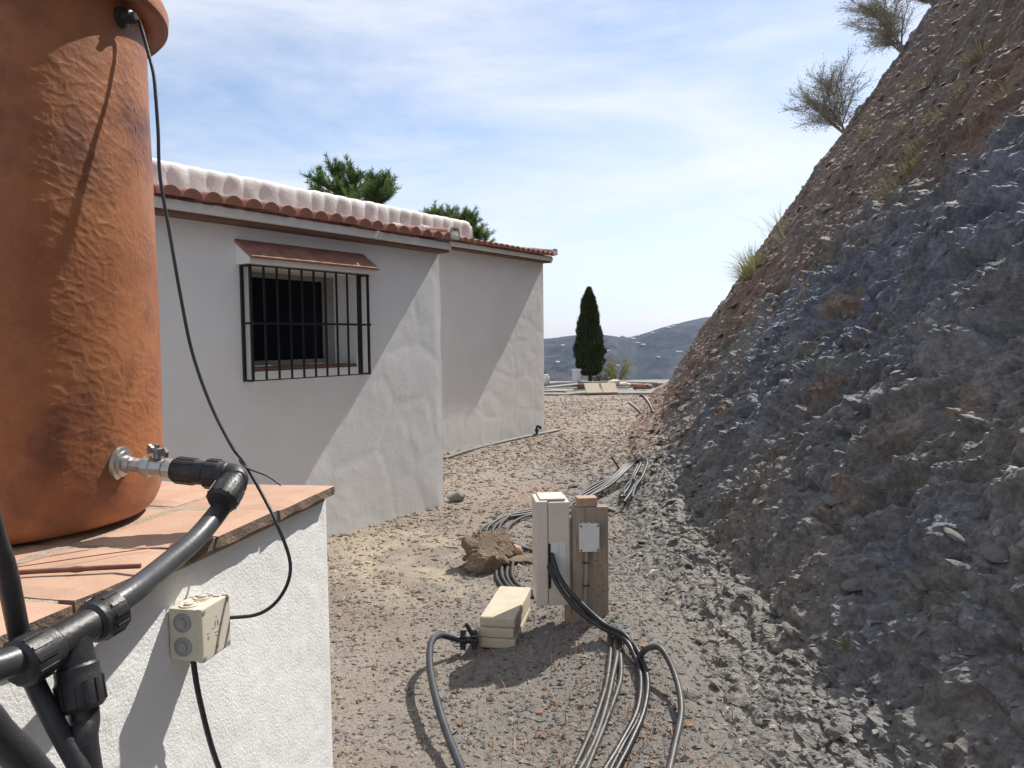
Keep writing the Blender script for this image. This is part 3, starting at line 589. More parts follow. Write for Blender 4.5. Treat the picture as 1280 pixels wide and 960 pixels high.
LD = MB().box((-.015, -.083, .475), (.114, .012, .158), .004).build('lid', M_grey, SB)
for sx in (-1, 1):
    for sz in (-1, 1): MB().lathe([(.006, 0), (.006, .0015), (.002, .002)], 10, (-.015 + sx * .048, -.0885, .475 + sz * .069), (0, -1, 0)).build('screw', M_black, LD)
for dx in (-.03, .005): MB().lathe([(.013, 0), (.012, .006), (.004, .008)], 12, (-.015 + dx, -.056, .549), (0, 0, 1)).build('grommet', M_grey, SB)
CD = thing('conduit', 'beige ribbed conduit running down the post from the grey box', 'conduit', (.394, 3.946, .152), -4)
MB().tube([(-.025, -.052, .41), (-.028, -.052, .25), (-.036, -.052, .10), (-.04, -.052, -.04)], .013, 12, 4).build('tube', mat('beige_conduit', (.30, .25, .20), (.24, .20, .16), 20, .7), CD)
for z in (.325, .195, .065): MB().box((-.03, -.052, z), (.034, .032, .008), .002).build('clip', M_black, CD)
CAB = thing('electric_cabinet', 'beige plastic electric cabinet fixed beside the timber post', 'cabinet', (.181, 4.018, .152), -4)
MB().box((.052, .0, .368), (.122, .215, .600), .006).build('cabinet_body', M_cab, CAB)
MB().box((-.048, .0, .372), (.070, .222, .606), .008).build('door', M_cab, CAB)
MB().box((-.0105, .0, .368), (.006, .20, .588)).build('seal', M_grom, CAB)
MB().box((.02, .01, .679), (.15, .19, .012), .004).build('top_cover', M_cab, CAB)
PN = MB().box((.045, -.1085, .34), (.088, .004, .19), .0015).build('cable_panel', M_grey, CAB)
MB().box((.045, -.1115, .34), (.003, .004, .186)).build('panel_rib', M_cab, PN)
MB().box((-.0045, -.1095, .30), (.012, .006, .26)).build('slot', M_dark, CAB)  # raised near-black strip, the slot's inner shade is painted
def cable(label, pts, r, m=M_black, name='power_cable', cat='cable', group=None): return curve_thing(name, label, cat, pts, r, m, 10, 7, group)
GB = 'black cables leaving the cabinet side'
cable('black cable entering the cabinet side at the highest point', [(0.195, 3.932, 0.487), (0.201, 3.891, 0.469), (0.226, 3.837, 0.396), (0.299, 3.765, 0.306), (0.398, 3.710, 0.220), (0.498, 3.620, 0.184), G(0.559, 3.493, .05), G(0.577, 3.291, .035), G(0.526, 3.067, .03), G(0.434, 2.862, .02), G(0.328, 2.638, .015), G(0.250, 2.397, .012)], .0125, group=GB)
cable('thick black cable entering the cabinet side at the lowest point', [(0.179, 3.932, 0.423), (0.186, 3.882, 0.414), (0.226, 3.810, 0.347), (0.308, 3.729, 0.261), (0.416, 3.665, 0.197), (0.511, 3.557, 0.181), G(0.547, 3.459, .035), G(0.548, 3.289, .03), G(0.497, 3.067, .025), G(0.395, 2.864, .02), G(0.279, 2.639, .015), G(0.180, 2.398, .012)], .0125, group=GB)
cable('thinner black cable squeezed between the two thick cabinet cables', [(0.181, 3.932, 0.437), (0.190, 3.873, 0.433), (0.244, 3.801, 0.369), (0.335, 3.729, 0.288), (0.434, 3.656, 0.215), (0.525, 3.557, 0.193), G(0.561, 3.460, .02), G(0.563, 3.290, .018), G(0.511, 3.067, .018), G(0.414, 2.880, .015), G(0.304, 2.638, .012), G(0.215, 2.397, .012)], .010, group=GB)
GC = 'grey-black conduits lying side by side in the gravel'
for k, (dx, r) in enumerate([(-.035, .0115), (-.008, .0125), (.018, .0115)]):
    w = .006 * math.sin(k * 2.3)
    cable('dusty conduit in the flat bundle curving across gravel from the post', [G(0.5 + dx * .4, 3.832, -.02), G(0.497 + dx * .7, 3.691, .013), G(0.479 + dx + w, 3.513, .013), G(0.442 + dx - w, 3.328, .013), G(0.388 + dx, 3.144, .013), G(0.311 + dx + w, 2.921, .013), G(0.224 + dx, 2.707, .013), G(0.11 + dx, 2.448, .013)], r, M_dustpipe, 'conduit', 'conduit', GC)
cable('single dusty conduit looping out of the scree beside the bundle', [G(0.548, 3.446, -.03), G(0.564, 3.420, .045), G(0.599, 3.397, .10), G(0.651, 3.357, .12), G(0.687, 3.240, .085), G(0.675, 3.051, .05), G(0.593, 2.809, .03), G(0.498, 2.541, .015), G(0.420, 2.298, .012)], .0135, M_dustpipe, 'conduit', 'conduit')
GL = 'coiled conduits beside the concrete lump'
for k in range(4):
    d = .05 * k - .07; z = .012 + .010 * (k % 2)
    cable('dusty conduit coiled on gravel behind the concrete lump', [G(.42, 7.25 + d, z), G(.15 + d * .3, 6.95 + d, z + .01), G(-.06 + d * .6, 6.70 + d, z + .02), G(-.20 + d, 6.32 + d * .4, z + .02), G(-.17 + d * .9, 5.98, z), G(-.10 + d * .8, 5.72, z), G(-.065 + d * .7, 5.45, z), G(-.07 + d * .7, 5.05, z), G(.0 + d * .5, 4.74 + d * .3, z), G(.12, 4.60 + d * .4, z), G(.26, 4.55 + d * .4, z)], .0125, M_dustpipe, 'conduit', 'conduit', GL)
cable('dark conduit looping on gravel under the cabinet towards the coil', [G(0.299, 5.539, .012), G(0.120, 5.677, .014), G(-0.040, 5.920, .03), G(-.05, 6.3, .035), G(.05, 6.65, .03), G(.24, 6.95, .02), G(.5, 7.3, .02)], .0125, M_dustpipe, 'conduit', 'conduit')
def ch(y, dx, dz): return (float(foot(y)) + dx, y, max(.0, .5 * dx) + dz)
GRR = 'conduit ends bundled on the scree behind the post'
for k in range(5):
    d = .035 * k
    e = rng.normal(0, .03, 6)
    cable('conduit of the coil lying on scree behind the timber post', [G(.40 + d * .4, 6.75, .02), ch(7.2, -.42 + d + e[0], .05), ch(7.75, -.22 + d * 1.2 + e[1], .09), ch(8.25, -.02 + d * 1.1, .11), ch(8.58 - .05 * k, .12 + d * .9, .13), ch(8.5 - .09 * k, .22 + d * .9, .11), ch(8.1 - .1 * k, .20 + d * .7 + e[2], .05), ch(7.6 - .05 * k, .13 + d * .8 + e[3], .05), ch(7.2 - .02 * k + 3 * e[4], .05 + d * .9 + e[5], .04)], .0135, M_dustpipe if k > 1 else M_black, 'conduit', 'conduit', GRR)
cable('short black conduit stub pointing up behind the conduit coil', [ch(8.45, .08, .05), ch(8.5, .02, .16), ch(8.55, -.05, .27)], .012, M_black, 'conduit', 'conduit')
cable('short black pipe stub sticking up from the brown bank foot, nearer the terrace', [ch(15.7, .12, -.02), ch(15.8, .02, .13), ch(15.95, -.14, .25)], .022, M_black, 'pipe_stub', 'pipe')
cable('longer black pipe stub sticking from the bank foot, bent at its tip', [ch(14.2, .42, .0), ch(14.4, .34, .19), ch(14.6, .22, .37), ch(14.7, .16, .40)], .024, M_black, 'pipe_stub', 'pipe')
GW = 'grey pipes along the foot of the far wall'
for k, (dx, r) in enumerate([(.04, .018), (.085, .016)]):
    c0 = [(x, y) for x, y in ((-1.75, 2.2), (-1.9, 3.1), (-1.98, 4.2), (-2.0, 5.2), (-1.99, 5.75 - .1 * k))]
    pts = [tuple(TM[HOUSE.name] @ Vector((x + dx - .06, y, 0))) for x, y in c0]; cable('grey pipe lying along the foot of the farther white wall', [G(px_, py_, .018) for px_, py_, _ in pts], r, mat('grey_pvc', (.12, .12, .125), (.08, .08, .08), 10, .5), 'ground_pipe', 'pipe', GW)
q_ = TM[HOUSE.name] @ Vector((-1.98, 4.95, 0))
hb = thing('tap_stub', 'small dark pipe bend rising from the pipes by the far wall', 'pipe', (q_.x, q_.y, 0))
MB().tube([(0, 0, .0), (0, 0, .10), (.01, -.01, .15), (.05, -.03, .155), (.06, -.035, .11)], .022, 10, 4).build('bend', M_black, hb)
MB().lathe([(.03, 0), (.034, .01), (.034, .035), (.024, .045)], 12, (0, 0, .07)).build('collar', M_black, hb)
for o in (POST, SB, CD, CAB): o.scale = (.905,) * 3
# ------------------------------------------------------------------ stones and rubble near the post
def slab(label, z, dx, az, L=.50, Wd=.185, H=.054):
    m = MB(); n = 7; pr = [(-Wd / 2, -H / 2), (Wd / 2, -H / 2), (Wd / 2, H / 2), (-Wd / 2, H / 2)]
    m.box((0, 0, 0), (Wd, L, H), .012, None, 3)
    o = m.build('stone_slab', M_stone); o.location = (-.045 + dx, 4.09, z); o.rotation_euler = (0, 0, -math.radians(az)); return tag(o, label, 'stone slab')
g0 = float(gz(-.08, 3.9))
slab('cream stone coping slab at the bottom of the small stack', g0 + .028, .0, 10.5); slab('cream stone coping slab in the middle of the small stack', g0 + .083, -.003, 11.2); slab('cream stone coping slab on top of the small stack', g0 + .138, .002, 11.)
def lump(name, label, cat, loc, size, m, seed, sub=4, rough_=.35, fl=1., group=None):
    bm = bmesh.new(); bmesh.ops.create_icosphere(bm, subdivisions=sub, radius=1.)
    P = np.array([v.co for v in bm.verts]); d = 1 + rough_ * fbm(P[:, 0] * 1.6 + seed, P[:, 1] * 1.6, P[:, 2] * 1.6 + 5, oct=5, seed=seed, rough=.7)
    ax = rng.normal(size=(11 if rough_ < .45 else 6, 3)); ax /= np.linalg.norm(ax, axis=1)[:, None]
    for a in ax: d = np.minimum(d, (.70 + .10 * abs(a[0])) / np.maximum(P @ a, .25) * (1 + .25 * rough_ * (d - 1)))
    for v, k in zip(bm.verts, d): v.co = Vector((v.co.x * size[0], v.co.y * size[1], v.co.z * size[2] * fl)) * float(k)
    me = bpy.data.meshes.new(name); bm.to_mesh(me); bm.free(); me.materials.append(m)
    o = bpy.data.objects.new(name, me); COL.objects.link(o); o.location = loc; return tag(o, label, cat, group)
lump('concrete_lump', 'rough brown lump of old concrete lying on the gravel', 'rubble', G(-.20, 5.36, .085), (.175, .14, .15), M_clod, 3, 5, .8)
lump('concrete_lump', 'dark flat-faced chunk leaning against the big concrete lump', 'rubble', G(-.22, 5.20, .05), (.12, .08, .09), M_clod, 8, 4, .5)
lump('brick_fragment', 'small orange-brown brick fragment beside the concrete lump', 'brick', G(.0, 5.55, .055), (.075, .07, .055), M_brick, 5, 3, .15)
lump('brick_fragment', 'flat brown brick fragment half buried between the conduits', 'brick', G(.06, 5.40, .02), (.12, .07, .03), M_clod, 15, 3, .2)
lump('grey_stone', 'pale stone lying at the corner of the house wall', 'stone', G(-.57, 7.60, .04), (.10, .08, .07), M_concrete, 12, 3)
# hose with its black coupling next to the slabs
HV = thing('hose_coupling', 'black ribbed hose coupling lying against the cream stone slabs', 'coupling', G(-.235, 3.83, .05))
o0 = Vector(G(-.235, 3.83, .07)); hd_ = Vector((-1, -.03, .02)).normalized()
MB().lathe([(.020, -.05), (.026, -.045), (.026, -.01), (.018, -.006), (.018, .012), (.027, .016), (.027, .042), (.019, .048)], 18, o0, hd_).build('coupling_body', M_black, HV, True)
for k in range(6):
    a = 2 * PI * k / 6 + .3; rr = Vector((0, math.cos(a), math.sin(a)))
    for xo in (-.028, .03):
        m = MB(); c = o0 + hd_ * xo + rr * .034; m.box(c, (.030, .010, .030), .003, Matrix((hd_, rr.cross(hd_), rr)).transposed()); m.build('lug', M_black, HV, True)
MB().tube([o0 + Vector((.02, 0, .02)), o0 + Vector((.0, 0, .06)), o0 + Vector((-.015, .0, .085))], .011, 8, 3).build('stem', M_black, HV, True)
curve_thing('garden_hose', 'grey-black hose arching off the ground from the ribbed coupling', 'hose', [tuple(o0 + hd_ * .03), G(-0.309, 3.812, .09), G(-0.375, 3.756, .13), G(-0.405, 3.618, .15), G(-0.385, 3.378, .13), G(-0.330, 3.118, .10), G(-0.265, 2.899, .07), G(-0.200, 2.699, .05), G(-0.120, 2.400, .02)], .0165, M_pipe, 14)

# loose stones at the foot of the bank
M_loose = mat('loose_slate', (.165, .155, .14), (.105, .10, .095), 14, .85, .5, 80)
for k in range(46):
    y = 2.7 + 9 * rng.random() ** 1.6; dx = rng.uniform(-.55, 1.1); s = rng.uniform(.022, .06) * (1 + .06 * y)
    if dx > .05: p_, n_ = hill_at(y, dx)
    else: p_ = Vector(G(float(foot(y)) + dx, y))
    if p_.x < .72 and y < 5.2: continue
    o = lump('loose_stone', 'angular grey slate stone lying loose at the foot of the bank', 'stone', (p_.x, p_.y, p_.z + s * .15), (s * rng.uniform(.9, 1.6), s, s * .42), M_loose, 30 + k, 2, .3, 1., 'loose slate stones at the bank foot')
    o.rotation_euler = (rng.normal(0, .3), rng.normal(0, .3), rng.uniform(0, 6))

# ------------------------------------------------------------------ blades, leaves, twigs
def blades(n, base, hgt, spread, width, col, seed=0, droop=.5, rbase=.06):
    """thin curved grass blades joined as one tuft; returns verts, tris, colours"""
    r = np.random.default_rng(seed); a = r.uniform(0, 2 * PI, n); t = r.random(n) * spread; h = hgt * r.uniform(.45, 1.1, n)
    b = np.array(base)[None] + np.stack([np.cos(a) * rbase * r.random(n), np.sin(a) * rbase * r.random(n), np.zeros(n)], -1) if np.ndim(base) == 1 else base
    d = np.stack([np.cos(a) * np.sin(t), np.sin(a) * np.sin(t), np.cos(t)], -1); sd = np.stack([-np.sin(a), np.cos(a), np.zeros(n)], -1) * (width * r.uniform(.6, 1.3, n))[:, None]
    m = b + d * (h * .55)[:, None]; e = b + d * h[:, None] + np.stack([np.cos(a) * h * droop * .35, np.sin(a) * h * droop * .35, -h * droop * .25], -1)
    V = np.stack([b - sd, b + sd, m - sd * .8, m + sd * .8, e], 1); F = np.array([[0, 1, 3], [0, 3, 2], [2, 3, 4]])[None] + (np.arange(n) * 5)[:, None, None]
    C = np.repeat(np.array(col)[None] * r.uniform(.7, 1.25, (n, 1)), 5, 0); return V.reshape(-1, 3), F.reshape(-1, 3), C
def tuft(label, y, p, n, h, spread, w, col, seed, rbase, group=None, name='grass_tuft', zup=0.):
    P, N_ = hill_at(y, p); V, F, C = blades(n, (0, 0, -.05), h, spread, w, col, seed, .6, rbase)
    V[:, 2] += V[:, 0] * .9 * (np.abs(V[:, 2]) < .2) * 0
    o = np_mesh(name, V, F, M_grass, None, False, C); o.location = P; o.rotation_euler = (0, -.35, 0); return tag(o, label, 'grass', group)
tuft('bright yellow-green grass tuft jutting from the bank skyline', 13.6, 2.28, 420, .75, 1.25, .006, (1., 1., .9), 1, .28)
tuft('sparse dry stalks on the bank skyline above the bright tuft', 13.6, 2.75, 60, .9, .7, .004, (.8, .75, .8), 2, .3)
GT = 'dry grass tufts on the brown upper bank'
for k, (y, p, n, h, rb) in enumerate([(6.35, 2.36, 300, .30, .16), (6.4, 2.52, 260, .26, .14), (6.66, 2.66, 260, .24, .16), (6.84, 2.9, 240, .24, .18), (6.6, 3.02, 240, .24, .18), (7.2, 3.36, 240, .28, .2), (4.98, 2.49, 260, .24, .12), (5.5, 2.72, 240, .24, .14), (7.1, 2.95, 200, .25, .18), (8.6, 3.2, 160, .3, .2), (9.5, 3.7, 160, .3, .2), (11.4, 3.6, 140, .35, .25)]):
    tuft('dry yellowish grass tuft growing on the brown upper bank', y, p, int(n * .6), h * rng.uniform(.7, 1.15), 1.3, .0022, (.62, .56, .50), 20 + k, rb, GT)
GWD = 'small green weeds on the slate face'
for k, (y, p, h) in enumerate([(3.03, .66, .10), (3.06, .49, .07), (2.62, .57, .06), (4.5, .85, .07), (5.4, 1.2, .07)]):
    tuft('small yellow-green weed sprouting from the slate face', y, p, 26, h, .8, .003, (.75, 1., .45), 50 + k, .015, GWD, 'weed')
def shrub(label, base, H, R, seed, lean=(-.35, 0)):
    """leafless broom-like bush: forked stems ending in many fine twigs"""
    r = random.Random(seed); S = thing('dry_shrub', label, 'shrub', base)
    tr = MB(); tw = []
    for s in range(5):
        a = r.uniform(0, 2 * PI); d = Vector((math.cos(a) * .45 + lean[0], math.sin(a) * .45 + lean[1], 1)).normalized(); p = Vector((0, 0, -.1)); pts = [p]
        for k in range(4): p = p + d * H * .13; d = (d + Vector((r.uniform(-.3, .3), r.uniform(-.3, .3), .05))).normalized(); pts.append(p.copy())
        tr.tube(pts, .02, 6, 3, rf=lambda t: .028 * (1 - .65 * t))
        for q in range(11):
            b = pts[r.randint(1, 4)]; a = r.uniform(0, 2 * PI); bd = (Vector((math.cos(a) * R * .9 + lean[0] * R, math.sin(a) * R * .9, H * r.uniform(.05, .75)))).normalized(); L = r.uniform(.3, .55) * H; e = b + bd * L; m = b + bd * L * .5 + Vector((0, 0, .06))
            tr.tube([b, m, e], .008, 4, 2, cap=False, rf=lambda t: .010 * (1 - .6 * t))
            for w in range(62):
                t = r.uniform(.25, 1); o_ = b.lerp(e, t); dd = (bd * .8 + Vector((r.gauss(0, .7), r.gauss(0, .7), r.gauss(.15, .6)))).normalized(); tw.append((o_, dd, r.uniform(.10, .34) * H * .6))
    tr.build('stem', M_twig, S)
    O = np.array([t[0] for t in tw]); Dd = np.array([t[1] for t in tw]); Ln = np.array([t[2] for t in tw])[:, None]; n = len(tw); g = np.random.default_rng(seed)
    sd = np.cross(Dd, g.normal(size=(n, 3))); sd /= np.linalg.norm(sd, axis=1)[:, None]; sd2 = np.cross(Dd, sd); w = .0026
    e = O + Dd * Ln; V = np.stack([O + sd * w, O - sd * w * .5 + sd2 * w * .8, O - sd * w * .5 - sd2 * w * .8, e + sd * w * .5, e - sd * w * .25 + sd2 * w * .4, e - sd * w * .25 - sd2 * w * .4], 1)
    F = np.array([[0, 1, 4], [0, 4, 3], [1, 2, 5], [1, 5, 4], [2, 0, 3], [2, 3, 5]])[None] + (np.arange(n) * 6)[:, None, None]
    np_mesh('twigs', V.reshape(-1, 3), F.reshape(-1, 3), M_twig, S, False)
    k = g.integers(0, n, n * 2); c = O[k] + Dd[k] * Ln[k] * g.uniform(.4, 1.08, (n * 2, 1)); q1 = g.normal(size=(n * 2, 3)) * .011; q2 = g.normal(size=(n * 2, 3)) * .011
    V = np.stack([c - q1, c + q1, c + q2], 1); np_mesh('leaves', V.reshape(-1, 3), np.arange(n * 6).reshape(-1, 3), M_twigleaf, S, False); return S
M_twigleaf = mat('sparse_leaves', (.24, .23, .14), (.18, .175, .11), 4, .9, trans=.2)
P_, _ = hill_at(18.9, 5.0); shrub('grey leafless shrub with short trunk leaning out below the larger one', P_, 1.95, 1.25, 4, (-.75, 0))
P_, _ = hill_at(19.6, 6.55); shrub('larger grey leafless shrub standing higher on the bank skyline', P_, 2.1, 1.3, 9, (-.6, 0))
P_, _ = hill_at(21.5, 7.9); shrub('thin sparse shrub at the very top of the bank skyline', P_, 1.5, .9, 14, (-.2, 0))

# straw and dead leaves around the conduits
n = 3200; y = 2.25 * (4.6 / 2.25) ** rng.random(n); x = rng.uniform(-.15, .95, n); w_ = rng.random(n) < np.exp(-((x - .42) / .35) ** 2) * (1.15 - y / 5); x, y = x[w_], y[w_]; n = len(x)
B = np.stack([x, y, gz(x, y) + np.maximum(0, (x - foot(y)) * .5) - .002], -1); V, F, C = blades(n, B, .10, 1.5, .0017, (1.0, .85, .85), 5, .3)
o = np_mesh('dry_straw', V, F, mat('straw', (.42, .31, .17), (.30, .19, .11), 6, .9, attr=1), None, False, C); o['kind'] = 'stuff'
n = 230; y = 2.3 * (6.5 / 2.3) ** rng.random(n); x = np.clip(rng.normal(.38, .38, n), -.5, 1.0); c = np.stack([x, y, gz(x, y) + .010 + np.maximum(0, (x - foot(y)) * .5)], -1)
q1 = rng.normal(size=(n, 3)) * [.009, .009, .004]; q2 = np.stack([-q1[:, 1], q1[:, 0], rng.normal(0, .006, n)], -1) * .6
o = np_mesh('dead_leaves', np.stack([c - q1, c + q2, c + q1, c - q2 + [0, 0, .004]], 1).reshape(-1, 3), np.arange(4 * n).reshape(-1, 4), M_litter, None, False); o['kind'] = 'stuff'

# ------------------------------------------------------------------ trees
def needles(shoots, n_per, ln, w, g):
    O = np.repeat(np.array([s[0] for s in shoots]), n_per, 0); D_ = np.repeat(np.array([s[1] for s in shoots]), n_per, 0); LL = np.repeat(np.array([s[2] for s in shoots]), n_per)[:, None]; n = len(O)
    b = O + D_ * LL * g.random((n, 1)); r = g.normal(size=(n, 3)); r -= D_ * (r * D_).sum(1)[:, None]; r /= np.linalg.norm(r, axis=1)[:, None]
    d = D_ * .75 + r * .75; d /= np.linalg.norm(d, axis=1)[:, None]; sd = np.cross(d, g.normal(size=(n, 3))); sd /= np.linalg.norm(sd, axis=1)[:, None]
    V = np.stack([b - sd * w, b + sd * w, b + d * ln * g.uniform(.7, 1.2, (n, 1))], 1); C = np.repeat(np.repeat(g.uniform(.65, 1.4, (len(shoots), 1)) * np.ones((1, 3)), n_per, 0) * g.uniform(.8, 1.2, (n, 1)), 3, 0)
    return V.reshape(-1, 3), np.arange(3 * n).reshape(-1, 3), C
def pine(label, base, H, R, seed):
    g = np.random.default_rng(seed); r = random.Random(seed); T = thing('pine_tree', label, 'tree', base)
    tk = MB().tube([(0, 0, -.2), (.05, 0, H * .4), (-.05, .05, H * .75), (0, 0, H * .96)], .12, 10, 5, rf=lambda t: .15 * (1 - .85 * t)); sh = []
    for k in range(62):
        t = r.uniform(.42, .97); a = r.uniform(0, 2 * PI); L_ = R * (1.1 - .55 * abs(t - .62) / .4) * r.uniform(.6, 1.05) * (1.25 - t * .75)
        b = Vector((0, 0, H * t)); out = Vector((math.cos(a), math.sin(a), 0)); e = b + out * L_ + Vector((0, 0, L_ * .45 * r.uniform(.7, 1.3))); m = b + out * L_ * .55 + Vector((0, 0, L_ * .10))
        tk.tube([b, m, e], .02, 6, 3, rf=lambda t: .035 * (1 - .75 * t))
        for q in range(16):
            s = r.uniform(.35, 1); p = b.lerp(m, min(1, s * 2)) if s < .5 else m.lerp(e, s * 2 - 1)
            d = (out * .45 + Vector((r.gauss(0, .45), r.gauss(0, .45), r.uniform(.55, 1.2)))).normalized(); sh.append((p, d, r.uniform(.22, .5)))
    for q in range(26): sh.append((Vector((r.gauss(0, .25), r.gauss(0, .25), H * r.uniform(.84, .97))), Vector((r.gauss(0, .3), r.gauss(0, .3), 1)).normalized(), r.uniform(.3, .55)))
    tk.build('trunk', M_bark, T); V, F, C = needles(sh, 74, .13, .008, g); np_mesh('crown', V, F, M_pine, T, False, C); return T
pine('green pine crown rising behind the long scalloped parapet', (-3.75, 18.2, 0), 5.3, 2.3, 3)
pine('lower pine crown showing past the end of the parapet', (-1.65, 21.5, 0), 5.0, 1.75, 8)
CY = thing('cypress_tree', 'dark green columnar cypress at the far edge of the terrace', 'tree', (2.64, 26.1, -.12))
MB().tube([(0, 0, -.1), (.02, 0, .5), (0, 0, 1.6), (0, 0, 2.9)], .08, 10, 4, rf=lambda t: .085 * (1 - .8 * t)).build('trunk', M_bark, CY)
g = np.random.default_rng(5); n = 26000; h = g.random(n) ** .85; a = g.uniform(0, 2 * PI, n)
lob = 1 + .20 * vnoise(np.cos(a) * 2.2 + 3, np.sin(a) * 2.2 + h * 5, h * 7, 9) + .20 * vnoise(np.cos(a) * 5, np.sin(a) * 5, h * 18, 10)
Rr = np.interp(h, [0, .05, .14, .3, .5, .7, .85, .95, 1], [.20, .38, .46, .455, .39, .30, .20, .09, .02]) * lob * (1 - .35 * g.random(n) ** 2.5)
b = np.stack([np.cos(a) * Rr, np.sin(a) * Rr, .45 + h * 2.93], -1); d = np.stack([np.cos(a) * .35, np.sin(a) * .35, np.ones(n)], -1) + g.normal(0, .28, (n, 3)); d /= np.linalg.norm(d, axis=1)[:, None]
sd = np.cross(d, g.normal(size=(n, 3))); sd /= np.linalg.norm(sd, axis=1)[:, None]; V = np.stack([b - sd * .016, b + sd * .016, b + d * g.uniform(.05, .13, (n, 1))], 1)
np_mesh('crown', V.reshape(-1, 3), np.arange(3 * n).reshape(-1, 3), M_cyp, CY, False, np.repeat(g.uniform(.6, 1.5, (n, 1)) * np.ones((1, 3)), 3, 0))
def bush(label, base, H, R, m, seed, n=1600, leaf=.035):
    g = np.random.default_rng(seed); B = thing('small_bush', label, 'bush', base); st = MB()
    tips = []
    for k in range(12):
        a = g.uniform(0, 2 * PI); e = Vector((math.cos(a) * R * g.uniform(.3, 1), math.sin(a) * R * g.uniform(.3, 1), H * g.uniform(.55, 1))); st.tube([(0, 0, -.05), e * .5 + Vector((0, 0, H * .1)), e], .01, 5, 3, rf=lambda t: .012 * (1 - .7 * t)); tips.append(e)
    st.build('stem', M_bark, B); T_ = np.array(tips)[g.integers(0, 12, n)] * g.uniform(.5, 1.05, (n, 1)) + g.normal(0, .07, (n, 3)); q1 = g.normal(size=(n, 3)) * leaf; q2 = g.normal(size=(n, 3)) * leaf
    np_mesh('leaves', np.stack([T_ - q1 * .5, T_ + q2 * .5, T_ + q1 * .6], 1).reshape(-1, 3), np.arange(3 * n).reshape(-1, 3), m, B, False); return B
bush('yellowing leafy bush at the terrace edge beside the cypress', (3.55, 26.0, -.1), 1.0, .52, M_leafy, 4)
bush('small grey-green bush right behind the cypress trunk', (3.05, 26.6, -.2), .62, .35, mat('grey_green_leaves', (.12, .13, .07), (.08, .09, .05), 6, .85, trans=.2), 6, 900)

# ------------------------------------------------------------------ terrace edge and the things lying there
def strip(name, y0, y1, x0, x1, z0, z1, m, seed):
    a = np.linspace(x0, x1, 60); t = np.array([0, .02, .3, .6, .98, 1]); A, T_ = np.meshgrid(a, t, indexing='ij')
    Y = y0 + T_ * (y1 - y0) + .12 * vnoise(A * .9, A * 0, seed=seed); Z = np.where((T_ == 0) | (T_ == 1), z0, z1) + .02 * vnoise(A * 2, T_ * 3, seed=seed + 1)
    o = np_mesh(name, np.stack([A, Y, Z], -1).reshape(-1, 3), grid_faces(60, 6), m, None, False); o['kind'] = 'structure'
strip('terrace_pavement', 21.6, 24.2, -3, 4.9, -.1, .045, M_concrete, 5); strip('terrace_kerb', 24.3, 26.6, -4, 12, -.4, .13, M_concrete, 9)
def leaning(label, x, y, w, h, t, m, tilt, az, name='paving_slab', cat='slab'):
    o = MB().box((0, 0, h / 2), (w, t, h), .008).build(name, m); o.location = (x, y, .05); o.rotation_euler = (-tilt, 0, -az); return tag(o, label, cat)
for i, (x, y) in enumerate([(2.30, 21.55), (2.78, 21.6)]):
    leaning(('cream paving slab leaning back at the terrace edge, nearer the white pot', 'cream paving slab leaning back at the terrace edge, nearer the yellow bush')[i], x, y, .42, .44, .05, M_stone, .95, -.12)
    o = MB().box((0, 0, .09), (.16, .30, .14), .015).build('support_block', M_concrete); o.location = (x - .02, y + .42, .045); tag(o, ('grey concrete block propping the slab nearer the white pot', 'grey concrete block propping the slab nearer the yellow bush')[i], 'block')
pot = thing('white_pot', 'white cylindrical pot with a rim left of the cypress trunk', 'pot', (2.13, 25.3, .13))
MB().lathe([(.11, 0), (.125, .02), (.135, .40), (.14, .42)], 24).build('pot_body', M_white, pot); MB().lathe([(.13, .40), (.165, .405), (.165, .46), (.14, .465), (.13, .43)], 24).build('pot_rim', M_white, pot)
o = MB().lathe([(.09, 0), (.10, .03), (.10, .22), (.075, .26), (.08, .30), (.06, .31)], 16).build('white_canister', M_white); o.location = (1.12, 24.9, .13); tag(o, 'small pale canister standing beside the corner of the far wall', 'canister')
GP = 'weathered planks piled by the house corner'
for k, (x, y, z, a, L_) in enumerate([(1.25, 22.6, .07, .25, 1.3), (1.35, 22.9, .12, .55, 1.2), (1.1, 22.4, .06, .05, 1.1), (1.5, 23.0, .17, .75, 1.0)]):
    o = MB().box((0, 0, 0), (L_, .15, .035), .004).build('plank', M_plank); o.location = (x, y, z + .02); o.rotation_euler = (.05 * k, .08 - .05 * k, a - .5); tag(o, 'weathered grey plank in the pile by the house corner', 'plank', GP)
GP2 = 'loose boards lying on the terrace edge'
for k, (x, y, z, a, L_) in enumerate([(3.0, 23.4, .10, .15, 1.2), (3.75, 24.6, .18, -.12, 1.8), (2.9, 24.9, .17, .05, 1.5)]):
    o = MB().box((0, 0, 0), (L_, .16, .04), .004).build('board', M_plank); o.location = (x, y, z); o.rotation_euler = (0, .03, a); tag(o, 'loose grey board lying flat on the terrace edge', 'board', GP2)
lump('cement_sack', 'pale upright cement sack beside the yellow bush', 'sack', (3.12, 24.0, .16), (.34, .16, .13), mat('sack_paper', (.62, .58, .50), (.52, .48, .42), 8, .9), 61, 3, .2).rotation_euler = (0, -.35, .2)
lump('cement_sack', 'pale flat cement sack lying below the yellow bush', 'sack', (3.52, 24.1, .13), (.26, .18, .09), MATS['sack_paper'], 66, 3, .2)
o = MB().box((0, 0, .09), (.34, .18, .17), .02).build('clay_block', M_flattile); o.location = (2.05, 23.2, .05); o.rotation_euler = (0, 0, .2); tag(o, 'dark red clay block on the terrace in front of the white pot', 'brick')
cp = thing('clay_pipe', 'terracotta pipe length lying on the terrace near the bank', 'pipe', (3.85, 22.9, .135), 35)
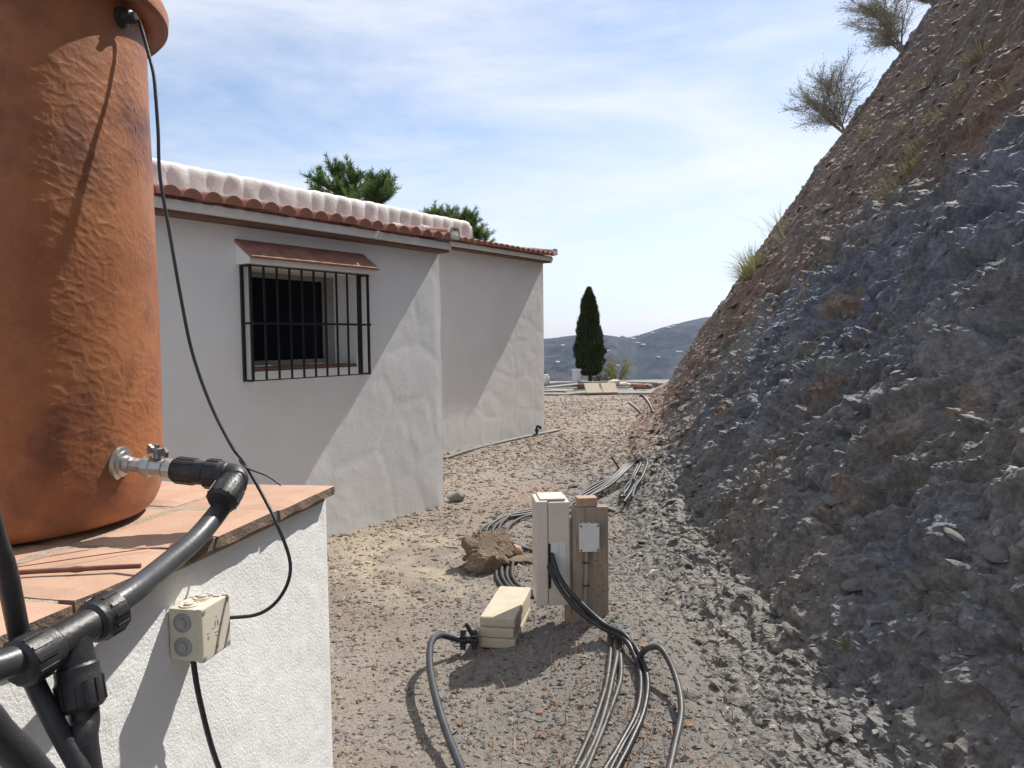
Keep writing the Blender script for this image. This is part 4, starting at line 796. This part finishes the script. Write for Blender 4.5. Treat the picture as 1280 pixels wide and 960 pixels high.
m = MB(); n_ = 18; ri, ro, L_ = .055, .075, .42
for (r_, x_) in ((ro, -L_ / 2), (ro, L_ / 2), (ri, L_ / 2), (ri, -L_ / 2)): m.v += [(x_, r_ * math.cos(2 * PI * k / n_), r_ * math.sin(2 * PI * k / n_)) for k in range(n_)]
for ring in range(4):
    for k in range(n_): m.f.append((ring * n_ + k, ring * n_ + (k + 1) % n_, ((ring + 1) % 4) * n_ + (k + 1) % n_, ((ring + 1) % 4) * n_ + k)); m.sm.append(ring in (0, 2))
m.build('pipe_barrel', M_rooftile, cp)
MB().lathe([(.077, -.23), (.09, -.225), (.09, -.15), (.077, -.14)], 18, (0, 0, 0), (1, 0, 0)).build('socket', M_rooftile, cp)
lump('pale_boulder', 'pale stone lying at the terrace end beside the bank', 'stone', (4.15, 23.4, .12), (.17, .12, .09), M_concrete, 71, 3, .35)

# ------------------------------------------------------------------ valley and far hills
na, nr = 420, 300
an = np.radians(np.linspace(-75, 80, na)); rr = np.concatenate([np.linspace(25.5, 120, 30)[:-1], 120 * (6500 / 120) ** np.linspace(0, 1, nr - 29)])
AN, RR = np.meshgrid(an, rr, indexing='ij'); X, Y = RR * np.sin(AN), RR * np.cos(AN)
deg = np.degrees(AN)
near = np.interp(RR, [25, 40, 120, 500, 1100, 1500], [-.45, -6, -38, -150, -215, -230])
ridge = np.interp(deg, [-75, -40, -10, 0, 2.5, 4, 5.6, 7, 8.4, 9.6, 12, 14, 17, 25, 40, 80], [120, 60, 20, -4, 4, 8, 14, 8, 0, 14, 50, 74, 95, 130, 150, 180]) * (1 + 0 * RR)
rid = np.interp(deg, [-75, 7.8, 8.8, 80], [2300, 2300, 2900, 3000])
up = sstep(RR, rid * .50, rid)
Z = near + (ridge + 230) * up * (1 - .35 * sstep(RR, rid, rid * 1.9))
rg = fbm(X / 420, Y / 420, oct=5, seed=501, rough=.55); rv = 1 - np.abs(fbm(X / 300, Y / 300, oct=4, seed=507))
Z = Z + up * (1 - .80 * sstep(RR, rid * .88, rid)) * (42 * rg - 38 * (1 - rv)) * (RR < rid * 1.02) + (1 - up) * 12 * rg * sstep(RR, 150, 600)
Z = Z + 4 * fbm(X / 60, Y / 60, oct=3, seed=515) * sstep(RR, 300, 900)
M_far = mat('scrub_hillside', (.012, .017, .015), (.060, .054, .046), .010, .95, c3=(.022, .026, .022), detail=10, spots=((.006, .010, .009), .030, .50, .56))
o = np_mesh('hills', np.stack([X, Y, Z], -1).reshape(-1, 3), grid_faces(na, nr)[:, ::-1], M_far, None, True); o['kind'] = 'structure'
# white houses dotted over the far hillside
hm = MB(); hm.box((0, 0, 2.2), (14, 8, 5.4)); hm.add([(-7.4, -4.4, 4.9), (7.4, -4.4, 4.9), (7.4, 4.4, 4.9), (-7.4, 4.4, 4.9), (-7.4, 0, 7.2), (7.4, 0, 7.2)], [(0, 1, 5, 4), (2, 3, 4, 5), (0, 4, 3), (1, 2, 5), (0, 3, 2, 1)])
proto = hm.build('hillside_house', mat('limewash', (.50, .48, .45), (.42, .40, .37), .3, .8))
g = np.random.default_rng(12); spots = [(4.9, .62), (5.9, .80), (7.0, .86), (7.3, .80), (7.8, .84), (8.2, .72), (8.6, .90), (8.9, .9), (9.2, .86), (9.5, .91), (9.8, .84), (10.2, .66), (10.6, .88), (11.0, .78), (11.4, .70), (11.7, .9), (12.1, .93), (7.6, .60), (8.7, .63), (3.4, .84), (3.9, .90), (6.4, .68), (12.4, .80)]
for k, (dg, fr) in enumerate(spots):
    o = proto if k == 0 else proto.copy()
    if k: COL.objects.link(o)
    i = int(np.argmin(abs(deg[:, 0] - dg))); R_ = np.interp(dg, [-75, 7.8, 8.8, 80], [2300, 2300, 2900, 3000]) * fr; j = int(np.argmin(abs(rr - R_)))
    o.location = (X[i, j], Y[i, j], Z[i, j] - .5); o.rotation_euler = (0, 0, g.uniform(-.7, .7)); s_ = g.uniform(.5, .85); o.scale = (s_ * g.uniform(.8, 1.7), s_, s_)
    tag(o, 'tiny white house on the far hazy hillside', 'house', 'white houses on the far hillside')

# ------------------------------------------------------------------ hazy air
hz = MB().box((0, 2500, -80), (11000, 9600, 800))
m = bpy.data.materials.new('haze_air'); m.use_nodes = True; t = m.node_tree; t.nodes.clear()
v_ = t.nodes.new('ShaderNodeVolumePrincipled'); v_.inputs['Color'].default_value = (.30, .48, 1., 1); v_.inputs['Density'].default_value = .00005; v_.inputs['Anisotropy'].default_value = .2
t.links.new(v_.outputs[0], t.nodes.new('ShaderNodeOutputMaterial').inputs['Volume'])
o = hz.build('haze', m); o['kind'] = 'stuff'
